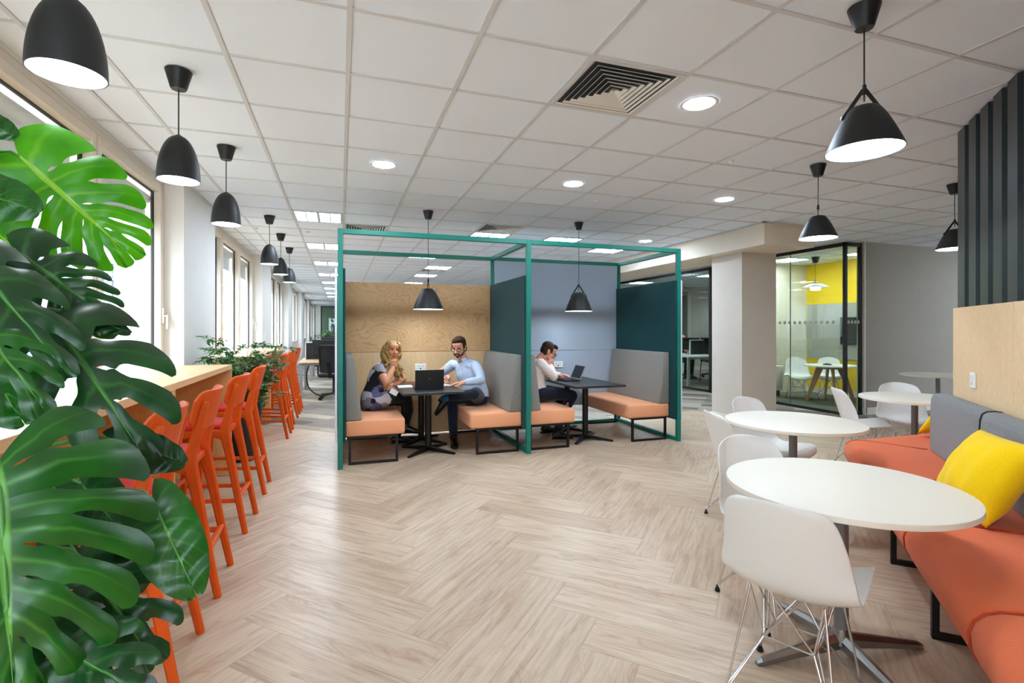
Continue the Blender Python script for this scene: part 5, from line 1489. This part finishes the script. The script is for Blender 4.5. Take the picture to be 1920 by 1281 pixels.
def short_hair(root, H_, O, s, mat, beard=False):
    m = MB(); E = lambda c, r: m.ell(H_ @ (Vector(c)*s), tuple(v*s for v in r), M=H_.to_3x3().to_4x4(), nu=20, nv=14)
    E((0, -.030, .052), (.080, .088, .076)); E((0, -.052, .010), (.077, .062, .070)); E((0, .038, .100), (.060, .042, .026)); E((.018, .055, .092), (.036, .028, .022)); E((-.02, .05, .094), (.034, .026, .02))
    for q in (-1, 1): E((q*.070, .008, .028), (.012, .024, .040)); E((q*.064, -.045, -.02), (.018, .03, .045))
    rnd = random.Random(4)
    for i in range(40):
        a = rnd.uniform(0, 2*PI); r = rnd.uniform(.1, 1)**.5
        p = Vector((.062*r*math.cos(a), -.02+.075*r*math.sin(a), .118-.045*r*r)); E(tuple(p), (.014, .02, .010))
    remesh(m, 'hair', mat, root, O, .0045, 2)
    if beard:
        m = MB(); E((0, .028, -.076), (.0485, .047, .030)); E((0, .066, -.094), (.019, .0165, .013))
        for q in (-1, 1): E((q*.052, .012, -.055), (.012, .022, .034)); E((q*.030, .052, -.074), (.018, .016, .014))
        E((0, .0880, -.049), (.027, .009, .0068))
        for q in (-1, 1): E((q*.024, .078, -.062), (.011, .011, .020)); E((q*.044, .034, -.066), (.013, .024, .028)); E((q*.062, -.004, -.030), (.009, .014, .034))
        remesh(m, 'beard', M['beard'], root, O, .004, 2)
def shoe(root, O, ankle, toe_dir, name='shoe', s=1.0):
    a = Vector(ankle); d = Vector(toe_dir); d.normalize(); up = Vector((0, 0, 1)); up = (up-d*up.dot(d)).normalized(); sd = d.cross(up)
    m = MB(); P = lambda x, z: a+d*x*s+up*z*s
    m.tube([P(-.07, -.052), P(-.05, -.042), P(.02, -.040), P(.10, -.055), P(.165, -.064), P(.195, -.07)], [(.016, .028), (.040, .036), (.045, .040), (.032, .046), (.024, .042), (.012, .022)], 14, flat=up)
    m.tube([P(0, .03), P(-.005, -.01), P(.0, -.04)], [.040, .042, .042], 14)
    o = remesh(m, name, M['leather'], root, O, .006, 3)
    m = MB(); m.tube([P(-.075, -.085), P(-.03, -.086), P(.03, -.086), P(.11, -.087), P(.19, -.086)], [(.010, .030), (.011, .037), (.011, .040), (.010, .046), (.009, .028)], 12, flat=up)
    bmesh.ops.translate(m.bm, vec=-O, verts=m.bm.verts); m.build('sole', M['rubber'], o, smooth=50)

# ---------------- woman in the patterned dress
O = Vector((.36, 6.13, .458)); wm = thing('person', 'woman with long curly blonde hair in a patterned dress, hand at her mouth', 'person', tuple(O))
Hw = head_frame((.580, 6.10, 1.152), (.27, -.96, -.05), (.06, .05, 1))
b = MB(); head(b, Hw, .97, True)
b.tube([(.50, 6.165, .98), (.525, 6.15, 1.04), (.56, 6.125, 1.10)], [.058, .050, .049], 14)
TW = [(.345, 6.13, .52), (.36, 6.14, .60), (.40, 6.15, .72), (.445, 6.16, .85), (.485, 6.165, .945), (.51, 6.162, .99)]
b.tube(TW, [(.15, .12), (.15, .12), (.12, .10), (.14, .105), (.13, .08), (.06, .05)], 16, flat=(-.15, 1, 0))
limb(b, [(.425, 6.005, .955), (.455, 5.91, .87), (.488, 5.845, .795)], [.050, .047, .043]); limb(b, [(.488, 5.845, .795), (.535, 5.91, .875), (.572, 5.965, .945)], [.043, .040, .028])
hand(b, (.575, 5.968, .952), (.10, .16, 1), (.35, .9, -.1), 1, (1.25, 1.2, 1.3, 1.35), .5, s=.92)
limb(b, [(.60, 6.325, .945), (.68, 6.36, .86), (.735, 6.35, .785)], [.050, .046, .043]); limb(b, [(.735, 6.35, .785), (.66, 6.19, .772), (.585, 6.045, .762)], [.043, .040, .028])
hand(b, (.582, 6.04, .762), (-.86, -.42, -.16), (-.1, 0, -1), -1, (.5, .55, .6, .65), .4, s=.92)
remesh(b, 'body', M['skin_a'], wm, O, .0048, 3)
face_bits(wm, Hw, O, .97, M['hair_dark'])
d = MB(); d.tube([(.345, 6.13, .472)]+TW[:5]+[(.50, 6.163, .972)], [(.15, .115), (.178, .128), (.178, .134), (.142, .122), (.165, .132), (.15, .10), (.10, .075)], 18, flat=(-.15, 1, 0))
limb(d, [(.425, 6.00, .955), (.445, 5.935, .895)], [.064, .062]); limb(d, [(.60, 6.33, .945), (.648, 6.352, .89)], [.064, .062])
limb(d, [(.40, 6.04, .57), (.54, 6.00, .60)], [.102, .096]); limb(d, [(.40, 6.20, .562), (.54, 6.20, .57)], [.096, .094])
remesh(d, 'dress', M['dress'], wm, O, .008, 4)
l = MB(); limb(l, [(.45, 6.03, .575), (.60, 6.00, .61), (.735, 6.02, .605)], [.088, .080, .064]); limb(l, [(.735, 6.02, .605), (.765, 6.05, .44), (.74, 6.07, .275)], [.064, .056, .038])
limb(l, [(.45, 6.20, .552), (.62, 6.19, .555), (.755, 6.18, .535)], [.085, .076, .062]); limb(l, [(.755, 6.18, .535), (.74, 6.23, .32), (.66, 6.29, .10)], [.062, .052, .038])
remesh(l, 'leggings', M['black_cloth'], wm, O, .008, 4)
shoe(wm, O, (.735, 6.07, .262), (.9, -.1, -.12), s=.9); shoe(wm, O, (.65, 6.29, .095), (1, 0, 0), s=.9)
h = MB(); Eh = lambda c, r: h.ell(Hw @ (Vector(c)*.97), r, M=Hw.to_3x3().to_4x4(), nu=20, nv=14)
Eh((0, -.030, .045), (.084, .092, .080)); Eh((0, -.06, -.02), (.082, .062, .085)); Eh((-.055, .02, .065), (.034, .052, .042)); Eh((.050, .02, .068), (.036, .050, .040))
rnd = random.Random(12)
def mass(a, b_, c_, r):
    P_ = spline([a, b_, c_], 6); h.tube(P_, [r[0]+(r[1]-r[0])*k/(len(P_)-1) for k in range(len(P_))], 12)
hw = lambda p: tuple(Hw @ (Vector(p)*.97))
mass(hw((-.066, -.025, .05)), hw((-.088, .005, -.08)), (.50, 6.02, .90), (.036, .030))
mass(hw((-.040, -.055, .03)), hw((-.075, -.045, -.10)), (.475, 6.09, .89), (.05, .034))
mass(hw((.070, -.02, .05)), hw((.092, .0, -.08)), (.655, 6.07, .86), (.030, .030))
mass(hw((.05, -.05, .03)), hw((.085, -.03, -.10)), (.665, 6.14, .84), (.045, .034))
for i in range(150):
    sd = -1 if i % 2 else 1
    th_ = rnd.uniform(.15, 1.0); bk = rnd.uniform(-.075, .050)
    p0 = Hw @ (Vector((sd*(.030+.052*th_), bk*(1-.2*th_)+.012, .120-.075*th_**1.6-.02*abs(bk)/.07))*.97)
    kx = Hw @ (Vector((sd*(.083+rnd.uniform(0, .020)), bk*.9-.002, -.02+rnd.uniform(-.03, .03)))*.97)
    if sd < 0: tgt = Vector((.49+rnd.uniform(-.05, .05), 6.05+rnd.uniform(-.06, .08), rnd.uniform(.85, .95)))
    else: tgt = Vector((.66+rnd.uniform(-.045, .06), 6.09+rnd.uniform(-.05, .10), rnd.uniform(.79, .92)))
    ph = rnd.uniform(0, 6); sp = spline([p0, kx, kx.lerp(tgt, .5)+Vector((sd*.008, -.01, 0)), tgt], 7); n_ = len(sp)-1
    h.tube([q+Vector((math.sin(ph+k*.95), math.cos(ph+k*.9), .3*math.sin(ph+k)))*.0085*min(1, k/5) for k, q in enumerate(sp)], [.0095-.005*k/n_ for k in range(n_+1)], 6)
remesh(h, 'hair', M['hair_blonde'], wm, O, .0046, 1)
m = MB(); m.tube([Vector((.572, 5.963, .925))+Vector((.03*math.cos(a), .03*math.sin(a), .006*math.cos(a)))-O for a in [2*PI*i/18 for i in range(18)]], .0035, 6, closed=True); m.build('bracelet', M['white_matte'], wm, smooth=180)
m = MB(); R_ = Matrix.Rotation(.55, 4, 'Y'); Mc = T(*(Vector((.575, 5.86, .685))-O)) @ R_; m.box((-.045, -.002, -.03), (.045, .002, .03), M=Mc); ln_ = m.build('lanyard_card', M['paper'], wm, smooth=0)
m = MB(); m.tube([Vector(p)-O for p in spline([(.56, 6.02, .98), (.60, 5.99, .88), (.585, 5.95, .79), (.565, 5.875, .715)], 5)], (.004, .0015), 6); m.build('lanyard', M['red_ribbon'], wm, smooth=60)

# ---------------- man in the blue shirt
O = Vector((1.60, 6.11, .458)); mn = thing('person', 'bearded man in glasses and pale blue shirt, writing with legs crossed', 'person', tuple(O))
Hm = head_frame((1.385, 6.135, 1.172), (-.52, -.78, -.30), (-.05, -.12, 1))
b = MB(); head(b, Hm, 1.06)
b.tube([(1.455, 6.185, .98), (1.44, 6.175, 1.04), (1.41, 6.155, 1.12)], [.066, .058, .056], 14)
TM = [(1.605, 6.10, .50), (1.60, 6.11, .60), (1.565, 6.14, .73), (1.515, 6.17, .86), (1.475, 6.185, .955), (1.455, 6.185, 1.005)]
FX = (-.63, .78, 0)
b.tube(TM, [(.145, .12), (.145, .115), (.14, .105), (.155, .11), (.15, .085), (.06, .055)], 16, flat=FX)
limb(b, [(1.43, 5.835, .772), (1.37, 5.835, .768)], [.034, .029])
hand(b, (1.372, 5.836, .768), (-1, .02, -.08), (0, -.05, -1), -1, (.22, .24, .26, .30), .25, spread=.2, s=1.0)
limb(b, [(1.185, 6.22, .805), (1.195, 6.125, .800)], [.034, .029])
hand(b, (1.195, 6.122, .800), (.22, -.80, .22), (.5, .1, -.6), 1, (1.15, 1.1, 1.2, 1.25), .5, s=1.0)
limb(b, [(1.30, 6.00, .16), (1.29, 5.99, .10)], [.04, .04]); limb(b, [(1.24, 5.96, .588), (1.16, 6.01, .560)], [.042, .04])
b.tube([(1.605, 6.14, .555), (1.44, 6.10, .557), (1.285, 6.04, .54), (1.287, 6.02, .33), (1.30, 6.00, .16)], [.06, .055, .045, .04, .035], 12); b.tube([(1.60, 6.05, .55), (1.47, 5.72, .645), (1.24, 5.96, .588)], [.06, .055, .042], 12)
b.tube([(1.56, 6.03, .95), (1.60, 5.885, .79), (1.43, 5.835, .772)], [.045, .04, .034], 12); b.tube([(1.33, 6.33, .95), (1.17, 6.39, .82), (1.185, 6.22, .805)], [.045, .04, .034], 12)
remesh(b, 'body', M['skin_b'], mn, O, .0050, 3)
face_bits(mn, Hm, O, 1.06, M['hair_dark'], True); short_hair(mn, Hm, O, 1.06, M['hair_dark'], True)
s_ = MB(); s_.tube([(1.605, 6.10, .50)]+TM[1:5]+[(1.458, 6.185, 1.0)], [(.165, .14), (.168, .142), (.165, .135), (.182, .135), (.175, .10), (.085, .075)], 18, flat=FX)
limb(s_, [(1.570, 6.04, .945), (1.60, 5.95, .86), (1.605, 5.885, .785)], [.070, .060, .052]); limb(s_, [(1.605, 5.885, .785), (1.52, 5.85, .780), (1.415, 5.835, .772)], [.052, .048, .041])
limb(s_, [(1.345, 6.32, .945), (1.25, 6.385, .86), (1.165, 6.39, .80)], [.066, .057, .052]); s_.ell((1.40, 6.27, .945), (.085, .085, .062)); s_.ell((1.53, 6.09, .945), (.085, .085, .062)); limb(s_, [(1.165, 6.39, .80), (1.175, 6.30, .805), (1.185, 6.20, .802)], [.052, .047, .041])
shirt = remesh(s_, 'shirt', M['shirt_blue'], mn, O, .007, 4)
cm = MB(); nk = Vector((1.447, 6.182, 1.028))
for i in range(2):
    q = -1 if i else 1
    P_ = []
    for k in range(9):
        a = k/8*2.75*q; fv = Vector((-.63*.9, -.78*.9, 0)).normalized(); back = -fv; sdv = Vector((-back.y, back.x, 0))
        P_.append((nk+(back*math.cos(a)+sdv*math.sin(a))*.066+fv*.012+Vector((0, 0, .012-.030*(k/8)))-O))
    cm.tube(P_, [(.020+.006*(k/8), .005) for k in range(9)], 8, flat=(0, 0, 1))
cm.build('collar', M['shirt_blue'], mn, smooth=60)
fv = Vector((-.78, -.63, 0)).normalized()
for z_, p in ((.95, TM[4]), (.87, TM[3]), (.79, (1.54, 6.155, .79)), (.71, TM[2])):
    q = Vector((p[0], p[1], z_))+fv*(.105 if z_ > .9 else .138)-O
    m = MB(); m.lathe([(0, .003), (.0055, .003), (.006, 0), (0, 0)], n=12, M=T(*q) @ fv.to_track_quat('Z', 'Y').to_matrix().to_4x4()); m.build('button', M['white_plastic'], mn, smooth=0)
t = MB(); t.tube([(1.605, 6.10, .472), (1.60, 6.10, .52), (1.60, 6.11, .58)], [(.15, .13), (.172, .148), (.165, .14)], 16, flat=FX)
limb(t, [(1.61, 6.18, .558), (1.44, 6.10, .557), (1.285, 6.04, .54)], [.092, .084, .068]); limb(t, [(1.285, 6.04, .54), (1.285, 6.02, .33), (1.29, 6.0, .135)], [.068, .060, .052])
limb(t, [(1.60, 6.03, .56), (1.53, 5.86, .62), (1.475, 5.725, .640)], [.092, .084, .066]); limb(t, [(1.475, 5.725, .640), (1.37, 5.84, .615), (1.255, 5.945, .59)], [.066, .060, .052])
remesh(t, 'trousers', M['navy'], mn, O, .008, 4)
k_ = MB(); limb(k_, [(1.262, 5.94, .592), (1.215, 5.975, .578), (1.17, 6.005, .560)], [.046, .044, .045]); bmesh.ops.translate(k_.bm, vec=-O, verts=k_.bm.verts); k_.build('sock', M['sock'], mn, smooth=180)
shoe(mn, O, (1.29, 5.985, .095), (-.12, -1, 0)); shoe(mn, O, (1.150, 6.02, .550), (-.62, .30, -.72), s=.95)
m = MB(); m.cyl(Vector((1.19, 6.00, .835))-O, Vector((1.235, 5.970, .775))-O, .0045, n=8); m.cyl(Vector((1.235, 5.970, .775))-O, Vector((1.245, 5.963, .762))-O, .0045, .001, n=8)
pn = m.build('pen', M['purple']); pn.location = O; tag(pn, 'purple pen held in the hand of the man in the blue shirt', 'pen')

# ---------------- man bent over the laptop, right booth
O = Vector((2.42, 6.12, .458)); m2_ = thing('person', 'man in a pale shirt bent over the laptop, chin on his hand', 'person', tuple(O))
Hn = head_frame((2.583, 6.13, 1.095), (.84, -.18, -.50), (.5, 0, 1))
b = MB(); head(b, Hn, 1.05)
b.tube([(2.44, 6.14, .97), (2.48, 6.14, 1.02), (2.545, 6.135, 1.07)], [.066, .060, .058], 14)
TN = [(2.40, 6.12, .50), (2.40, 6.12, .60), (2.395, 6.13, .73), (2.41, 6.135, .86), (2.435, 6.14, .95), (2.45, 6.14, .995)]
b.tube(TN, [(.145, .12), (.145, .115), (.14, .105), (.155, .11), (.15, .085), (.06, .055)], 16, flat=(0, 1, 0))
b.tube([(2.43, 6.0, .95), (2.50, 5.94, .86), (2.575, 5.94, .785)], [.05, .045, .04], 12); limb(b, [(2.575, 5.94, .785), (2.57, 5.99, .87), (2.57, 6.04, .925)], [.042, .038, .029])
hand(b, (2.57, 6.04, .925), (.18, .25, 1), (-.3, .9, 0), -1, (1.0, 1.0, 1.1, 1.2), .4)
b.tube([(2.45, 6.29, .95), (2.58, 6.33, .86), (2.69, 6.30, .775)], [.05, .045, .04], 12); limb(b, [(2.69, 6.30, .785), (2.75, 6.24, .782), (2.78, 6.20, .785)], [.042, .038, .029])
hand(b, (2.78, 6.20, .788), (.5, -.8, .0), (0, 0, -1), 1, (.2, .2, .24, .26), .2)
b.tube([(2.42, 6.05, .53), (2.84, 6.0, .53), (2.73, 5.95, .33), (2.62, 5.91, .12)], [.05, .04, .035, .03], 12); b.tube([(2.42, 6.2, .53), (2.84, 6.22, .53), (2.73, 6.25, .33), (2.62, 6.30, .12)], [.05, .04, .035, .03], 12)
remesh(b, 'body', M['skin_c'], m2_, O, .0052, 3)
face_bits(m2_, Hn, O, 1.05, M['hair_dark'], True); short_hair(m2_, Hn, O, 1.05, M['hair_dark'])
s_ = MB(); s_.tube([(2.40, 6.12, .50)]+TN[1:5]+[(2.45, 6.14, .995)], [(.165, .14), (.168, .142), (.165, .13), (.18, .132), (.175, .105), (.088, .078)], 18, flat=(0, 1, 0))
limb(s_, [(2.425, 6.0, .955), (2.50, 5.94, .865), (2.578, 5.94, .785)], [.070, .060, .052]); limb(s_, [(2.578, 5.94, .785), (2.575, 5.985, .86), (2.572, 6.025, .905)], [.052, .047, .040])
limb(s_, [(2.445, 6.285, .955), (2.58, 6.33, .865), (2.69, 6.30, .785)], [.070, .060, .052]); limb(s_, [(2.69, 6.30, .785), (2.745, 6.245, .785), (2.77, 6.215, .785)], [.050, .044, .039])
remesh(s_, 'shirt', M['shirt_white'], m2_, O, .007, 4)
t = MB(); t.tube([(2.40, 6.12, .478), (2.40, 6.12, .52), (2.40, 6.12, .58)], [(.15, .13), (.172, .148), (.165, .14)], 16, flat=(0, 1, 0))
for y_, kx, ax in ((6.00, 2.865, 2.62), (6.22, 2.865, 2.62)):
    limb(t, [(2.42, y_, .568), (2.62, y_, .565), (kx, y_, .535)], [.092, .084, .068]); limb(t, [(kx, y_, .525), ((kx+ax)/2, y_, .33), (ax, y_+(-.09 if y_ < 6.1 else .09), .135)], [.068, .060, .052])
    shoe(m2_, O, (ax, y_+(-.09 if y_ < 6.1 else .09), .095), (1, -.25 if y_ < 6.1 else .10, 0))
remesh(t, 'trousers', M['navy'], m2_, O, .008, 4)
m = MB(); m.tube([Vector(p)-O for p in spline([(2.53, 6.02, .96), (2.55, 6.0, .88), (2.53, 5.985, .80), (2.52, 5.985, .74)], 5)], (.006, .002), 6); m.build('lanyard', M['red_ribbon'], m2_, smooth=60)

# ---------------- person at the far desk, seen only above the monitors
O = Vector((8.16, 12.03, .53)); p4_ = thing('person', 'person seated at the right office desk, only head and dark legs showing', 'person', tuple(O))
Hp = head_frame((8.14, 11.93, 1.10), (-.2, -1, -.1)); b = MB(); head(b, Hp, 1.03)
TP = [(8.16, 12.03, .56), (8.16, 12.02, .75), (8.15, 12.0, .90), (8.15, 11.98, .98)]
b.tube(TP, [(.15, .12), (.14, .11), (.15, .1), (.06, .05)], 14, flat=(1, 0, 0)); b.tube([(8.15, 11.98, .94), (8.14, 11.95, 1.04)], [.06, .055], 12)
for q in (-1, 1):
    b.tube([(8.15+q*.17, 12.0, .90), (8.16+q*.17, 11.88, .78), (8.14+q*.1, 11.66, .785)], [.045, .04, .03], 12); hand(b, (8.14+q*.1, 11.66, .785), (-q*.3, -1, 0), (0, 0, -1), q, (.2, .2, .2, .2), .2)
    b.tube([(8.16+q*.09, 12.0, .61), (8.16+q*.1, 11.67, .585), (8.16+q*.1, 11.70, .12)], [.05, .04, .03], 12)
remesh(b, 'body', M['skin_c'], p4_, O, .008, 3); face_bits(p4_, Hp, O, 1.03, M['hair_dark'])
s_ = MB(); s_.tube(TP, [(.17, .14), (.16, .13), (.17, .12), (.08, .07)], 14, flat=(1, 0, 0))
for q in (-1, 1): s_.tube([(8.15+q*.15, 12.0, .90), (8.16+q*.17, 11.88, .78), (8.14+q*.11, 11.70, .767)], [.06, .052, .04], 12)
remesh(s_, 'jumper', M['black_cloth'], p4_, O, .01, 3)
t = MB()
for q in (-1, 1):
    limb(t, [(8.16+q*.09, 12.0, .61), (8.16+q*.1, 11.66, .58), (8.16+q*.1, 11.70, .14)], [.088, .07, .05]); shoe(p4_, O, (8.16+q*.1, 11.68, .10), (0, -1, 0))
remesh(t, 'trousers', M['black_cloth'], p4_, O, .01, 3)

p4_.location.y += .10; p4_.location.x += 1.05; p4_.location.z += .014
# ================================================================== WORLD, CAMERA
wd = bpy.data.worlds.new('overcast_sky'); scn.world = wd; wd.use_nodes = True
nt = wd.node_tree; bg = nt.nodes['Background']
tc = nt.nodes.new('ShaderNodeTexCoord'); sx = nt.nodes.new('ShaderNodeSeparateXYZ'); cr_ = nt.nodes.new('ShaderNodeValToRGB')
nt.links.new(tc.outputs['Generated'], sx.inputs[0]); nt.links.new(sx.outputs[2], cr_.inputs[0])
e = cr_.color_ramp.elements; e[0].position = .0; e[0].color = (.72, .85, 1.0, 1); e[1].position = .6; e[1].color = (.80, .90, 1.0, 1)
nt.links.new(cr_.outputs[0], bg.inputs['Color'])
bg.inputs['Strength'].default_value = 7.5

cd = bpy.data.cameras.new('camera'); cam = bpy.data.objects.new('camera', cd); COL.objects.link(cam)
cam.location = (0, 0, 1.40); cam.rotation_euler = (PI/2, 0, -math.radians(18.73))
cd.sensor_width = 36; cd.sensor_fit = 'HORIZONTAL'; cd.lens = 949.5/1920*36; cd.shift_y = -23.5/1920
cd.clip_start = .05; cd.clip_end = 200
scn.camera = cam
vs = scn.view_settings; vs.view_transform = 'Standard'; vs.look = 'None'; vs.exposure = 1.3; vs.gamma = 1.0; vs.use_curve_mapping = False
cy = scn.cycles
cy.max_bounces = 8; cy.diffuse_bounces = 5; cy.glossy_bounces = 3; cy.transmission_bounces = 4; cy.transparent_max_bounces = 12
cy.sample_clamp_indirect = 6; cy.caustics_reflective = False; cy.caustics_refractive = False; cy.use_denoising = True
try: cy.denoiser = 'OPENIMAGEDENOISE'
except Exception: pass
cy.use_light_tree = True
